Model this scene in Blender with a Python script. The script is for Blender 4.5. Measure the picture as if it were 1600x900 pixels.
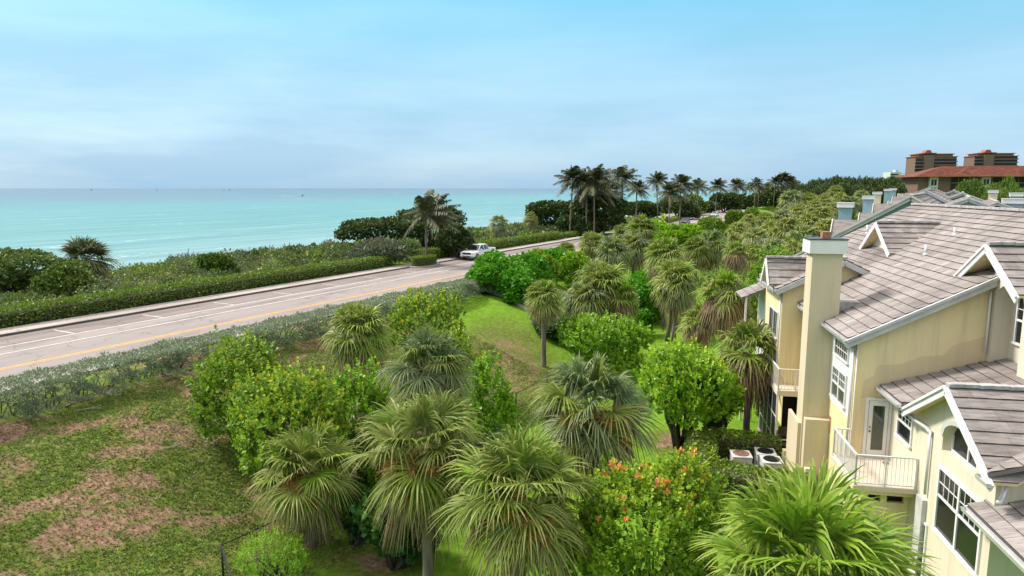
import bpy, math, random
import numpy as np
from mathutils import Vector
rad = math.radians
for o in list(bpy.data.objects): bpy.data.objects.remove(o)
SC = bpy.context.scene
COL = SC.collection

# ------------------------------------------------------------------ camera, sky, sun, exposure
CAM_H = 13.0
PITCH = rad(8.33)
FPX = 1066.0
cam_d = bpy.data.cameras.new('camera'); cam_d.sensor_width = 36; cam_d.lens = 36 * FPX / 1600
cam_d.clip_start = 0.1; cam_d.clip_end = 60000
cam = bpy.data.objects.new('camera', cam_d); COL.objects.link(cam)
cam.location = (0, 0, CAM_H); cam.rotation_euler = (rad(90) - PITCH, 0, 0)
SC.camera = cam

SUN_EL, SUN_AZ = 48.0, -68.0            # azimuth measured from +Y towards +X
w = bpy.data.worlds.new('World'); SC.world = w; w.use_nodes = True
nt = w.node_tree; nt.nodes.clear()
def N(nt, typ, **kw):
    n = nt.nodes.new(typ)
    for k, v in kw.items():
        if k.startswith('i_'): n.inputs[k[2:].replace('_', ' ')].default_value = v
        elif k.startswith('n_'): n.inputs[int(k[2:])].default_value = v
        else: setattr(n, k, v)
    return n
def L(nt, a, b): nt.links.new(a, b)
def ramp(nt, fac, stops, interp='LINEAR'):
    r = nt.nodes.new('ShaderNodeValToRGB'); r.color_ramp.interpolation = interp
    e = r.color_ramp.elements
    while len(e) < len(stops): e.new(0.5)
    for el, (p, c) in zip(e, stops):
        el.position = p; el.color = (*c, 1) if len(c) == 3 else c
    if fac is not None: nt.links.new(fac, r.inputs[0])
    return r
out = N(nt, 'ShaderNodeOutputWorld'); bg = N(nt, 'ShaderNodeBackground')
bg.inputs[1].default_value = 0.15
sky = N(nt, 'ShaderNodeTexSky', sky_type='NISHITA', sun_disc=False)
sky.sun_elevation = rad(SUN_EL); sky.sun_rotation = rad(SUN_AZ)
sky.altitude = 0; sky.air_density = 1.0; sky.dust_density = 1.0; sky.ozone_density = 1.6
tc = N(nt, 'ShaderNodeTexCoord'); sep = N(nt, 'ShaderNodeSeparateXYZ'); L(nt, tc.outputs['Generated'], sep.inputs[0])
# thin high overcast: long soft streaks of cloud lying over the clear sky
mp = N(nt, 'ShaderNodeMapping'); mp.inputs['Scale'].default_value = (1.6, 1.6, 9.0); L(nt, tc.outputs['Generated'], mp.inputs[0])
ns = N(nt, 'ShaderNodeTexNoise', i_Scale=1.7, i_Detail=7.0, i_Roughness=0.55); L(nt, mp.outputs[0], ns.inputs[0])
veil = ramp(nt, sep.outputs[2], [(0.0, (.97,)*3), (.10, (.93,)*3), (.19, (.88,)*3), (.28, (.86,)*3), (0.6, (.90,)*3)])
cl = ramp(nt, ns.outputs[0], [(.35, (.86,)*3), (.62, (1,)*3)])
ml = N(nt, 'ShaderNodeMath', operation='MULTIPLY'); L(nt, veil.outputs[0], ml.inputs[0]); L(nt, cl.outputs[0], ml.inputs[1])
cc = ramp(nt, sep.outputs[2], [(0.0, (1.22, 2.02, 2.76)), (.04, (1.36, 2.14, 2.86)), (.14, (1.26, 2.24, 2.90)), (.26, (.62, 2.15, 2.95)), (.36, (3.0, 3.5, 3.8)), (.55, (5.6, 5.5, 5.3)), (1.0, (6.6, 6.3, 5.9))])  # dome above the view made brighter to light the foliage
mx = N(nt, 'ShaderNodeMix', data_type='RGBA'); L(nt, ml.outputs[0], mx.inputs[0]); L(nt, sky.outputs[0], mx.inputs[6]); L(nt, cc.outputs[0], mx.inputs[7])
L(nt, mx.outputs[2], bg.inputs[0]); L(nt, bg.outputs[0], out.inputs[0])
sun_d = bpy.data.lights.new('sun', 'SUN'); sun_d.energy = 2.9; sun_d.angle = rad(9); sun_d.color = (1, .95, .87)
sun = bpy.data.objects.new('sun', sun_d); COL.objects.link(sun)
sun.rotation_euler = (rad(90 - SUN_EL), 0, rad(180 - SUN_AZ))
SC.view_settings.view_transform = 'Standard'; SC.view_settings.look = 'None'
SC.view_settings.exposure = 0.98; SC.view_settings.gamma = 1.0; SC.view_settings.use_curve_mapping = False

# ------------------------------------------------------------------ coordinate helpers
def ray(px, py):
    x = (px - 800) / FPX; y = (450 - py) / FPX
    return np.array((x, math.cos(PITCH) + y * math.sin(PITCH), -math.sin(PITCH) + y * math.cos(PITCH)))
def at_z(px, py, z):
    d = ray(px, py); return np.array((0, 0, CAM_H)) + d * ((z - CAM_H) / d[2])
def at_y(px, py, Y):
    d = ray(px, py); return np.array((0, 0, CAM_H)) + d * (Y / d[1])
RA = rad(28.2); SX, SY = math.sin(RA), math.cos(RA)       # road direction
def shift(s): 
    s = np.asarray(s, float); return np.where(s < 140, 0, np.where(s < 200, .1 * (s - 140) ** 2 / 120, .1 * (s - 170)))
def RP(s, p, z=0.0): return (s * SX - p * SY, s * SY + p * SX, z)
def to_sp(x, y): return x * SX + y * SY, -(x * SY - y * SX)
PROF_P = [-1e5, 16, 19, 21.5, 25, 28.5, 30.5, 33, 36, 51.5, 60, 75, 86, 96, 106, 112, 130, 1e5]
PROF_Z = [0, 0, .12, .75, 2.0, 3.05, 3.35, 3.6, 3.7, 3.7, 3.7, 3.2, 2.2, .6, -1.2, -2.1, -4, -6]
def wob(x, y):
    return .12 * (np.sin(x * .31 + 1.3 * np.sin(y * .23)) + np.sin(y * .41 + x * .17 + 2)) + .05 * np.sin(x * 1.1 + y * .7) + .04 * np.sin(y * 1.7 - x * .9)
def ground(x, y):
    s, p = to_sp(np.asarray(x, float), np.asarray(y, float)); q = p - shift(s)
    # past the hedge the bank is broader
    k = np.clip((s - 75) / 50, 0, 1); q2 = np.where(q < 34, 34 - (34 - q) / (1 + .55 * k), q)
    z = np.interp(q2, PROF_P, PROF_Z)
    u = x * math.sin(rad(10.4)) + y * math.cos(rad(10.4)); v = x * math.cos(rad(10.4)) - y * math.sin(rad(10.4))
    m = np.clip((p - 8) / 8, .12, 1) * np.clip((46 - np.abs(q - 42) * -1 - 42) * 1, 0, 1) if False else np.clip((p - 6) / 8, .1, 1)
    road = (q > 33.5) & (q < 53)
    return np.where(road, z, z + wob(x, y) * m)
def gz(x, y): return float(ground(x, y))

# ------------------------------------------------------------------ scene bookkeeping
def tag(o, label=None, cat=None, group=None, kind=None):
    if label: o['label'] = label
    if cat: o['category'] = cat
    if group: o['group'] = group
    if kind: o['kind'] = kind
    return o
def thing(name, label, cat, loc=(0, 0, 0), rz=0.0, group=None):
    o = bpy.data.objects.new(name, None); COL.objects.link(o); o.empty_display_size = .2
    o.location = loc; o.rotation_euler = (0, 0, rz); return tag(o, label, cat, group)
def link_mesh(name, me, parent=None, loc=None, scale=None, rz=None):
    o = bpy.data.objects.new(name, me); COL.objects.link(o)
    if parent is not None: o.parent = parent
    if loc is not None: o.location = loc
    if scale is not None: o.scale = scale
    if rz is not None: o.rotation_euler = (0, 0, rz)
    return o

class Soup:
    """Fast mesh collector for foliage: chunks of faces that all have k corners."""
    def __init__(s): s.V = []; s.C = []; s.n = 0
    def add(s, V, F, age=0.0, mat=0):
        V = np.asarray(V, float).reshape(-1, 3); F = np.asarray(F, int)
        a = np.broadcast_to(np.asarray(age, float), (len(F),))
        s.V.append(V); s.C.append((F + s.n, a, mat)); s.n += len(V)
    def cards(s, T, TF, pos, X, Y, Z, sc, age=0.0, mat=0):
        T = np.asarray(T, float); TF = np.asarray(TF, int); n = len(pos)
        sc = np.broadcast_to(np.asarray(sc, float), (n,))[:, None, None]
        V = pos[:, None, :] + sc * (T[None, :, 0:1] * X[:, None, :] + T[None, :, 1:2] * Y[:, None, :] + T[None, :, 2:3] * Z[:, None, :])
        F = (TF[None] + (np.arange(n) * len(T))[:, None, None]).reshape(-1, TF.shape[1])
        a = np.repeat(np.broadcast_to(np.asarray(age, float), (n,)), len(TF))
        s.add(V, F, a, mat)
    def mesh(s, name, mats, smooth=False):
        V = np.concatenate(s.V); me = bpy.data.meshes.new(name)
        sizes = np.concatenate([np.full(len(F), F.shape[1]) for F, a, m in s.C])
        loops = np.concatenate([F.ravel() for F, a, m in s.C]); ages = np.concatenate([a for F, a, m in s.C])
        mi = np.concatenate([np.full(len(F), m) for F, a, m in s.C])
        me.vertices.add(len(V)); me.vertices.foreach_set('co', V.astype(np.float32).ravel())
        me.loops.add(len(loops)); me.loops.foreach_set('vertex_index', loops.astype(np.int32))
        me.polygons.add(len(sizes)); st = np.concatenate([[0], np.cumsum(sizes)[:-1]])
        me.polygons.foreach_set('loop_start', st.astype(np.int32)); me.polygons.foreach_set('loop_total', sizes.astype(np.int32))
        me.polygons.foreach_set('material_index', mi.astype(np.int32))
        me.polygons.foreach_set('use_smooth', np.full(len(sizes), smooth))
        at = me.attributes.new('age', 'FLOAT', 'FACE'); at.data.foreach_set('value', ages.astype(np.float32))
        for m in (mats if isinstance(mats, (list, tuple)) else [mats]): me.materials.append(m)
        me.update(calc_edges=True); return me
def unit(a):
    a = np.asarray(a, float); return a / np.maximum(np.linalg.norm(a, axis=-1, keepdims=True), 1e-9)

class MB:
    """Collector for hard-surface parts."""
    def __init__(s): s.v = []; s.f = []; s.m = []
    def add(s, vs, fs, m=0):
        b = len(s.v); s.v += [tuple(map(float, q)) for q in vs]; s.f += [tuple(b + i for i in f) for f in fs]; s.m += [m] * len(fs); return s
    def box(s, x0, x1, y0, y1, z0, z1, m=0):
        x0, x1 = sorted((x0, x1)); y0, y1 = sorted((y0, y1)); z0, z1 = sorted((z0, z1))
        vs = [(x0, y0, z0), (x1, y0, z0), (x1, y1, z0), (x0, y1, z0), (x0, y0, z1), (x1, y0, z1), (x1, y1, z1), (x0, y1, z1)]
        return s.add(vs, [(0, 3, 2, 1), (4, 5, 6, 7), (0, 1, 5, 4), (1, 2, 6, 5), (2, 3, 7, 6), (3, 0, 4, 7)], m)
    def prism(s, pts, fn, d0, d1, m=0):
        """polygon (a,b) swept between depths d0, d1; fn(a,b,d)->xyz"""
        n = len(pts); vs = [fn(a, b, d0) for a, b in pts] + [fn(a, b, d1) for a, b in pts]
        fs = [tuple(range(n)), tuple(range(2 * n - 1, n - 1, -1))] + [(i, i + n, (i + 1) % n + n, (i + 1) % n) for i in range(n)]
        return s.add(vs, fs, m)
    def bar(s, a, b, wd, ht=None, m=0, up=(0, 0, 1)):
        ht = ht or wd; a = np.array(a, float); b = np.array(b, float); d = unit(b - a); u = np.array(up, float)
        if abs(d @ u) > .99: u = np.array((1., 0, 0))
        r = unit(np.cross(d, u)) * wd / 2; t = unit(np.cross(r, d)) * ht / 2
        vs = [q + i * r + j * t for q in (a, b) for i, j in ((-1, -1), (1, -1), (1, 1), (-1, 1))]
        return s.add(vs, [(0, 1, 2, 3), (7, 6, 5, 4), (0, 4, 5, 1), (1, 5, 6, 2), (2, 6, 7, 3), (3, 7, 4, 0)], m)
    def tube(s, pts, rs, n=8, m=0, cap=True):
        pts = [np.array(q, float) for q in pts]; b = len(s.v); rs = [rs] * len(pts) if np.isscalar(rs) else rs
        for i, q in enumerate(pts):
            d = unit(pts[min(i + 1, len(pts) - 1)] - pts[max(i - 1, 0)]); u = np.array((0, 0, 1.)) if abs(d[2]) < .95 else np.array((1., 0, 0))
            x = unit(np.cross(d, u)); y = np.cross(x, d)
            for k in range(n):
                a = 2 * math.pi * k / n; s.v.append(tuple(q + rs[i] * (math.cos(a) * x + math.sin(a) * y)))
        for i in range(len(pts) - 1):
            for k in range(n):
                s.f.append((b + i * n + k, b + i * n + (k + 1) % n, b + (i + 1) * n + (k + 1) % n, b + (i + 1) * n + k)); s.m.append(m)
        if cap:
            s.f.append(tuple(b + k for k in range(n))[::-1]); s.m.append(m)
            s.f.append(tuple(b + (len(pts) - 1) * n + k for k in range(n))); s.m.append(m)
        return s
    def mesh(s, name, mats, smooth=False, bevel=0):
        me = bpy.data.meshes.new(name); me.from_pydata(s.v, [], s.f)
        for m in (mats if isinstance(mats, (list, tuple)) else [mats]): me.materials.append(m)
        me.polygons.foreach_set('material_index', s.m)
        if smooth: me.polygons.foreach_set('use_smooth', [True] * len(s.f))
        me.update(); return me
    def build(s, name, mats, parent=None, smooth=False, bevel=0, loc=None, rz=None):
        o = link_mesh(name, s.mesh(name, mats, smooth), parent, loc, None, rz)
        if bevel:
            b = o.modifiers.new('bevel', 'BEVEL'); b.width = bevel; b.segments = 2; b.limit_method = 'ANGLE'
        return o

# ------------------------------------------------------------------ materials
def new_mat(name):
    m = bpy.data.materials.new(name); m.use_nodes = True; t = m.node_tree; t.nodes.clear()
    o = N(t, 'ShaderNodeOutputMaterial'); p = N(t, 'ShaderNodeBsdfPrincipled'); L(t, p.outputs[0], o.inputs[0])
    return m, t, p, o
def plain(name, c, rough=.6, metal=0, spec=.5, var=.06, scale=3.0, bump=0.0):
    m, t, p, o = new_mat(name); p.inputs['Roughness'].default_value = rough; p.inputs['Metallic'].default_value = metal
    p.inputs['Specular IOR Level'].default_value = spec
    tc = N(t, 'ShaderNodeTexCoord'); n = N(t, 'ShaderNodeTexNoise', i_Scale=scale, i_Detail=5.0); L(t, tc.outputs['Object'], n.inputs[0])
    r = ramp(t, n.outputs[0], [(.3, tuple(q * (1 - var) for q in c)), (.7, tuple(min(1, q * (1 + var)) for q in c))]); L(t, r.outputs[0], p.inputs[0])
    if bump:
        n2 = N(t, 'ShaderNodeTexNoise', i_Scale=scale * 12, i_Detail=3.0); L(t, tc.outputs['Object'], n2.inputs[0])
        b = N(t, 'ShaderNodeBump', i_Strength=bump, i_Distance=.02); L(t, n2.outputs[0], b.inputs['Height']); L(t, b.outputs[0], p.inputs['Normal'])
    return m
def leaf_mat(name, cols, tip, rough=.5, trans=.3, spec=.35, objvar=.12):
    """cols: three leaf colours picked at random per leaf; tip: colour where the face attribute 'age' is 1"""
    m, t, p, o = new_mat(name); p.inputs['Roughness'].default_value = rough; p.inputs['Specular IOR Level'].default_value = spec
    g = N(t, 'ShaderNodeNewGeometry'); r = ramp(t, g.outputs['Random Per Island'], [(0, cols[0]), (.5, cols[1]), (1, cols[2])])
    a = N(t, 'ShaderNodeAttribute', attribute_name='age'); mx = N(t, 'ShaderNodeMix', data_type='RGBA')
    L(t, a.outputs['Fac'], mx.inputs[0]); L(t, r.outputs[0], mx.inputs[6]); mx.inputs[7].default_value = (*tip, 1)
    oi = N(t, 'ShaderNodeObjectInfo'); mr = N(t, 'ShaderNodeMapRange', n_3=1 - objvar, n_4=1 + objvar); L(t, oi.outputs['Random'], mr.inputs[0])
    hs = N(t, 'ShaderNodeHueSaturation'); L(t, mr.outputs[0], hs.inputs['Value']); L(t, mx.outputs[2], hs.inputs['Color'])
    L(t, hs.outputs[0], p.inputs[0])
    tr = N(t, 'ShaderNodeBsdfTranslucent'); L(t, hs.outputs[0], tr.inputs[0]); ms = N(t, 'ShaderNodeMixShader'); ms.inputs[0].default_value = trans
    L(t, p.outputs[0], ms.inputs[1]); L(t, tr.outputs[0], ms.inputs[2]); L(t, ms.outputs[0], o.inputs[0])
    return m
def stucco(name, c, stain=(.42, .33, .22), amt=.25):
    m, t, p, o = new_mat(name); p.inputs['Roughness'].default_value = .85; p.inputs['Specular IOR Level'].default_value = .2
    tc = N(t, 'ShaderNodeTexCoord')
    n = N(t, 'ShaderNodeTexNoise', i_Scale=.55, i_Detail=6.0, i_Roughness=.6); L(t, tc.outputs['Object'], n.inputs[0])
    r = ramp(t, n.outputs[0], [(.3, tuple(q * .93 for q in c)), (.65, c)])
    # rain streaks
    mp = N(t, 'ShaderNodeMapping'); mp.inputs['Scale'].default_value = (3.5, 3.5, .25); L(t, tc.outputs['Object'], mp.inputs[0])
    s = N(t, 'ShaderNodeTexNoise', i_Scale=1.6, i_Detail=5.0); L(t, mp.outputs[0], s.inputs[0])
    rs = ramp(t, s.outputs[0], [(.47, (0, 0, 0)), (.74, (amt,) * 3)])
    mx = N(t, 'ShaderNodeMix', data_type='RGBA'); L(t, rs.outputs[0], mx.inputs[0]); L(t, r.outputs[0], mx.inputs[6]); mx.inputs[7].default_value = (*stain, 1)
    L(t, mx.outputs[2], p.inputs[0])
    nb = N(t, 'ShaderNodeTexNoise', i_Scale=22.0, i_Detail=4.0); L(t, tc.outputs['Object'], nb.inputs[0])
    b = N(t, 'ShaderNodeBump', i_Strength=.5, i_Distance=.015); L(t, nb.outputs[0], b.inputs['Height']); L(t, b.outputs[0], p.inputs['Normal'])
    return m
def tile_mat(name, a, b_, c):
    m, t, p, o = new_mat(name); p.inputs['Roughness'].default_value = .8; p.inputs['Specular IOR Level'].default_value = .25
    g = N(t, 'ShaderNodeNewGeometry'); r = ramp(t, g.outputs['Random Per Island'], [(0, a), (.5, b_), (1, c)])
    tc = N(t, 'ShaderNodeTexCoord'); mp = N(t, 'ShaderNodeMapping'); mp.inputs['Scale'].default_value = (.8, 5.5, 1.0); L(t, tc.outputs['Object'], mp.inputs[0])
    n = N(t, 'ShaderNodeTexNoise', i_Scale=2.2, i_Detail=6.0, i_Roughness=.65); L(t, mp.outputs[0], n.inputs[0])
    rr = ramp(t, n.outputs[0], [(.36, (.62, .60, .60)), (.58, (1, 1, 1))])
    n2 = N(t, 'ShaderNodeTexNoise', i_Scale=.35, i_Detail=3.0); L(t, tc.outputs['Object'], n2.inputs[0]); r2 = ramp(t, n2.outputs[0], [(.33, (.72, .71, .70)), (.62, (1.05,)*3)])
    mx = N(t, 'ShaderNodeMix', data_type='RGBA', blend_type='MULTIPLY'); mx.inputs[0].default_value = 1; L(t, r.outputs[0], mx.inputs[6]); L(t, rr.outputs[0], mx.inputs[7])
    mx2 = N(t, 'ShaderNodeMix', data_type='RGBA', blend_type='MULTIPLY'); mx2.inputs[0].default_value = 1; L(t, mx.outputs[2], mx2.inputs[6]); L(t, r2.outputs[0], mx2.inputs[7])
    L(t, mx2.outputs[2], p.inputs[0])
    return m

M = {}
M['yellow'] = stucco('yellow_stucco', (.74, .60, .345), amt=.34)
M['cream'] = stucco('cream_stucco', (.62, .56, .435), amt=.38)
M['tan'] = stucco('tan_repaint', (.63, .50, .305), amt=.3)
M['beige'] = stucco('chimney_stucco', (.58, .495, .345), amt=.35)
M['teal'] = stucco('teal_stucco', (.22, .36, .38))
M['teal2'] = stucco('blue_stucco', (.26, .38, .44))
M['greyst'] = stucco('grey_stucco', (.45, .47, .45))
M['trim'] = plain('white_trim', (.68, .665, .65), .5, var=.08, scale=1.5)
M['fascia'] = plain('grey_white_fascia', (.46, .45, .45), .6, var=.15, scale=2)
M['gutter'] = plain('gutter_metal', (.56, .55, .55), .35, .3, var=.12, scale=2.5)
M['tile'] = tile_mat('concrete_roof_tile', (.235, .205, .192), (.285, .252, .237), (.325, .29, .273))
M['tile_shade'] = plain('tile_butt_shade', (.07, .06, .06), .9)  # shade under the tile courses painted into the butt edges, plus mould
M['ridge'] = plain('ridge_cap', (.33, .31, .30), .85, var=.3, scale=4, bump=.3)
M['redtile'] = tile_mat('red_barrel_tile', (.12, .032, .018), (.155, .042, .024), (.19, .06, .034))
M['glass'] = plain('window_glass', (.010, .012, .013), .12, spec=.35, var=.3)
M['glass_green'] = plain('tinted_window_glass', (.03, .045, .03), .08, spec=.8, var=.4, scale=1.5)
M['screen'] = plain('dark_screen', (.015, .016, .018), .6, var=.3)
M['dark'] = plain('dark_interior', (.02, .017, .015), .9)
M['deck'] = plain('deck_coating', (.56, .47, .38), .8, var=.06, bump=.2)
M['metal'] = plain('dark_metal', (.05, .05, .05), .4, .6)
M['black'] = plain('black_paint', (.015, .015, .016), .45)
M['copper'] = plain('rust_terracotta', (.33, .15, .09), .8, var=.4, scale=14)
M['brown'] = plain('brown_stone', (.16, .12, .09), .9, var=.3, scale=6)
M['asphalt'] = None

# --- foliage colours
M['sabal'] = leaf_mat('cabbage_palm_leaf', [(0.091, 0.145, 0.014), (0.146, 0.218, 0.024), (0.228, 0.297, 0.045)], (.46, .42, .17), trans=.28, rough=.5, spec=.22)
M['sabal_blue'] = leaf_mat('blue_green_palm_leaf', [(0.071, 0.124, 0.039), (0.118, 0.184, 0.062), (0.196, 0.254, 0.097)], (.40, .42, .24), trans=.25, rough=.5, spec=.25)
M['sabal_lime'] = leaf_mat('bright_palm_leaf', [(0.081, 0.187, 0.007), (0.143, 0.286, 0.013), (0.237, 0.385, 0.032)], (.42, .40, .08), trans=.32, rough=.42, spec=.3)
M['sabal_soft'] = leaf_mat('fresh_palm_leaf', [(0.094, 0.193, 0.011), (0.151, 0.281, 0.017), (0.239, 0.363, 0.036)], (.38, .34, .10), trans=.3, rough=.45, spec=.25)
M['coco'] = leaf_mat('coconut_palm_leaf', [(0.037, 0.060, 0.020), (0.060, 0.086, 0.029), (0.098, 0.120, 0.046)], (.16, .11, .06), trans=.15)
M['thatch'] = leaf_mat('dead_palm_leaf', [(.15, .095, .05), (.24, .165, .09), (.34, .26, .15)], (.35, .28, .18), trans=.1, rough=.9, spec=.1)
M['stalk'] = leaf_mat('palm_flower_stalk', [(.20, .11, .035), (.30, .18, .045), (.32, .24, .05)], (.3, .1, .03), trans=.1)
M['grape'] = leaf_mat('sea_grape_leaf', [(0.091, 0.187, 0.011), (0.156, 0.297, 0.016), (0.247, 0.385, 0.027)], (.55, .58, .04), trans=.3, rough=.5, spec=.22)
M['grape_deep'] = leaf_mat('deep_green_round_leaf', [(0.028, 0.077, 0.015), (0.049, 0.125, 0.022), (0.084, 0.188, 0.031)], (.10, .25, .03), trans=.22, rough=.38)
M['lime'] = leaf_mat('lime_shrub_leaf', [(0.090, 0.221, 0.007), (0.150, 0.326, 0.011), (0.234, 0.420, 0.018)], (.50, .60, .04), trans=.35, rough=.4)
M['naupaka'] = leaf_mat('bright_ground_shrub_leaf', [(.050, .200, .005), (.080, .280, .008), (.130, .360, .014)], (.16, .36, .03), trans=.3, rough=.4)
M['hedge'] = leaf_mat('clipped_hedge_leaf', [(0.069, 0.131, 0.007), (0.121, 0.205, 0.013), (0.190, 0.283, 0.020)], (.21, .27, .04), trans=.25)
M['silver'] = leaf_mat('silver_hedge_leaf', [(0.168, 0.213, 0.122), (0.258, 0.308, 0.186), (0.381, 0.431, 0.274)], (.18, .25, .12), trans=.15, rough=.65)
M['scrub'] = leaf_mat('dune_scrub_leaf', [(0.055, 0.094, 0.015), (0.091, 0.144, 0.024), (0.149, 0.198, 0.040)], (.14, .17, .06), trans=.2)
M['darktree'] = leaf_mat('dark_tree_leaf', [(0.034, 0.059, 0.014), (0.058, 0.093, 0.020), (0.099, 0.136, 0.034)], (.09, .10, .03), trans=.15)
M['midtree'] = leaf_mat('mid_tree_leaf', [(0.061, 0.110, 0.012), (0.101, 0.168, 0.018), (0.162, 0.234, 0.030)], (.13, .17, .05), trans=.2)
M['palmetto'] = leaf_mat('palmetto_leaf', [(.070, .090, .048), (.105, .130, .070), (.155, .180, .110)], (.2, .17, .1), trans=.2)
M['flower'] = leaf_mat('orange_new_leaf', [(.74, .22, .015), (.78, .34, .02), (.80, .48, .05)], (.75, .4, .2), trans=.3)
M['grass'] = leaf_mat('grass_blade', [(.080, .155, .014), (.130, .225, .022), (.190, .290, .036)], (.33, .235, .14), trans=.3)
M['bark'] = plain('palm_trunk_bark', (.17, .135, .11), .95, var=.35, scale=5, bump=.6)
M['wood'] = plain('shrub_branch', (.06, .048, .038), .95, var=.3, scale=6)
M['greywood'] = plain('weathered_wood', (.36, .32, .27), .9, var=.25, scale=3)

# ground
def ground_mat():
    m, t, p, o = new_mat('lawn_and_bare_sand'); p.inputs['Roughness'].default_value = .95; p.inputs['Specular IOR Level'].default_value = .1
    tc = N(t, 'ShaderNodeTexCoord')
    def noise(sc, d, ro=.6):
        n = N(t, 'ShaderNodeTexNoise', i_Scale=sc, i_Detail=float(d), i_Roughness=ro); L(t, tc.outputs['Object'], n.inputs[0]); return n.outputs[0]
    at = N(t, 'ShaderNodeAttribute', attribute_name='dry'); sa = N(t, 'ShaderNodeAttribute', attribute_name='sand')
    lush = ramp(t, noise(3.0, 6), [(.3, (.085, .175, .012)), (.5, (.125, .235, .016)), (.7, (.175, .280, .028))])
    poor = ramp(t, noise(4.0, 7), [(.3, (.055, .085, .014)), (.5, (.105, .145, .022)), (.72, (.200, .205, .050))])
    bare = ramp(t, noise(5.0, 10, .78), [(.30, (.075, .045, .028)), (.44, (.155, .092, .058)), (.55, (.265, .168, .110)), (.68, (.42, .31, .22))])
    a = N(t, 'ShaderNodeMath', operation='MULTIPLY_ADD', n_1=1.0, n_2=0.0); L(t, noise(1.3, 8, .7), a.inputs[0])
    b = N(t, 'ShaderNodeMath', operation='ADD'); L(t, a.outputs[0], b.inputs[0]); L(t, at.outputs['Fac'], b.inputs[1])
    f = ramp(t, b.outputs[0], [(.98, (0, 0, 0)), (1.08, (1, 1, 1))]); 
    sub = N(t, 'ShaderNodeMath', operation='SUBTRACT', n_1=.0); L(t, b.outputs[0], sub.inputs[0]); L(t, sub.outputs[0], f.inputs[0])
    f.color_ramp.elements[0].position = .50; f.color_ramp.elements[1].position = .60
    sc_ = N(t, 'ShaderNodeMath', operation='MULTIPLY', n_1=.5); L(t, b.outputs[0], sc_.inputs[0]); L(t, sc_.outputs[0], f.inputs[0])
    lu = ramp(t, at.outputs['Fac'], [(.12, (0, 0, 0)), (.36, (1, 1, 1))])
    m1 = N(t, 'ShaderNodeMix', data_type='RGBA'); L(t, lu.outputs[0], m1.inputs[0]); L(t, lush.outputs[0], m1.inputs[6]); L(t, poor.outputs[0], m1.inputs[7])
    m2 = N(t, 'ShaderNodeMix', data_type='RGBA'); L(t, f.outputs[0], m2.inputs[0]); L(t, m1.outputs[2], m2.inputs[6]); L(t, bare.outputs[0], m2.inputs[7])
    sand = ramp(t, noise(2.0, 6), [(.3, (.46, .39, .30)), (.7, (.60, .53, .43))])
    m3 = N(t, 'ShaderNodeMix', data_type='RGBA'); L(t, sa.outputs['Fac'], m3.inputs[0]); L(t, m2.outputs[2], m3.inputs[6]); L(t, sand.outputs[0], m3.inputs[7])
    L(t, m3.outputs[2], p.inputs[0])
    bn = N(t, 'ShaderNodeBump', i_Strength=.8, i_Distance=.06); L(t, noise(14.0, 6, .7), bn.inputs['Height']); L(t, bn.outputs[0], p.inputs['Normal'])
    return m
M['ground'] = ground_mat()
def road_mat(name, c, patch=.12, cracks=True):
    m, t, p, o = new_mat(name); p.inputs['Roughness'].default_value = .9; p.inputs['Specular IOR Level'].default_value = .2
    tc = N(t, 'ShaderNodeTexCoord'); rot = N(t, 'ShaderNodeMapping'); rot.inputs['Rotation'].default_value = (0, 0, RA); L(t, tc.outputs['Object'], rot.inputs[0])
    def mapped(sx, sy):
        q = N(t, 'ShaderNodeMapping'); q.inputs['Scale'].default_value = (sx, sy, 1); L(t, rot.outputs[0], q.inputs[0]); return q.outputs[0]
    def noise(v, sc, d): n = N(t, 'ShaderNodeTexNoise', i_Scale=sc, i_Detail=float(d), i_Roughness=.6); L(t, v, n.inputs[0]); return n.outputs[0]
    def mult(x, y):
        q = N(t, 'ShaderNodeMix', data_type='RGBA', blend_type='MULTIPLY'); q.inputs[0].default_value = 1; L(t, x, q.inputs[6]); L(t, y, q.inputs[7]); return q.outputs[2]
    r = ramp(t, noise(mapped(1.1, .035), 1.0, 5), [(.3, tuple(q * (1 - patch) for q in c)), (.7, tuple(q * (1 + patch) for q in c))])
    g = ramp(t, noise(mapped(1, 1), 55.0, 2), [(.35, (.86,)*3), (.65, (1.08,)*3)])
    st = ramp(t, noise(mapped(.5, .12), 1.0, 7), [(.36, (.80, .79, .78)), (.5, (1, 1, 1))])
    out_ = mult(mult(r.outputs[0], g.outputs[0]), st.outputs[0])
    if cracks:
        v = N(t, 'ShaderNodeTexVoronoi', feature='DISTANCE_TO_EDGE', i_Scale=.22); wv = N(t, 'ShaderNodeVectorMath', operation='ADD'); nz = N(t, 'ShaderNodeTexNoise', i_Scale=.8, i_Detail=6.0); L(t, rot.outputs[0], nz.inputs[0]); sc_ = N(t, 'ShaderNodeVectorMath', operation='SCALE'); sc_.inputs['Scale'].default_value = 2.2; L(t, nz.outputs['Color'], sc_.inputs[0]); L(t, rot.outputs[0], wv.inputs[0]); L(t, sc_.outputs[0], wv.inputs[1]); L(t, wv.outputs[0], v.inputs[0])
        ck = ramp(t, v.outputs['Distance'], [(.0, (.62, .60, .58)), (.012, (1, 1, 1))]); out_ = mult(out_, ck.outputs[0])
    L(t, out_, p.inputs[0]); return m
M['asphalt'] = road_mat('worn_asphalt', (.250, .218, .206))
M['shoulder'] = road_mat('parking_asphalt', (.205, .170, .160), .2)
M['concrete'] = road_mat('pale_concrete', (.36, .32, .29), .1)
M['paint_w'] = plain('white_road_paint', (.56, .53, .50), .8, var=.22, scale=3)
M['paint_y'] = plain('yellow_road_paint', (.58, .30, .045), .8, var=.2, scale=3)
M['kerb'] = plain('dark_kerb', (.095, .078, .072), .9, var=.25, scale=2)

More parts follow.
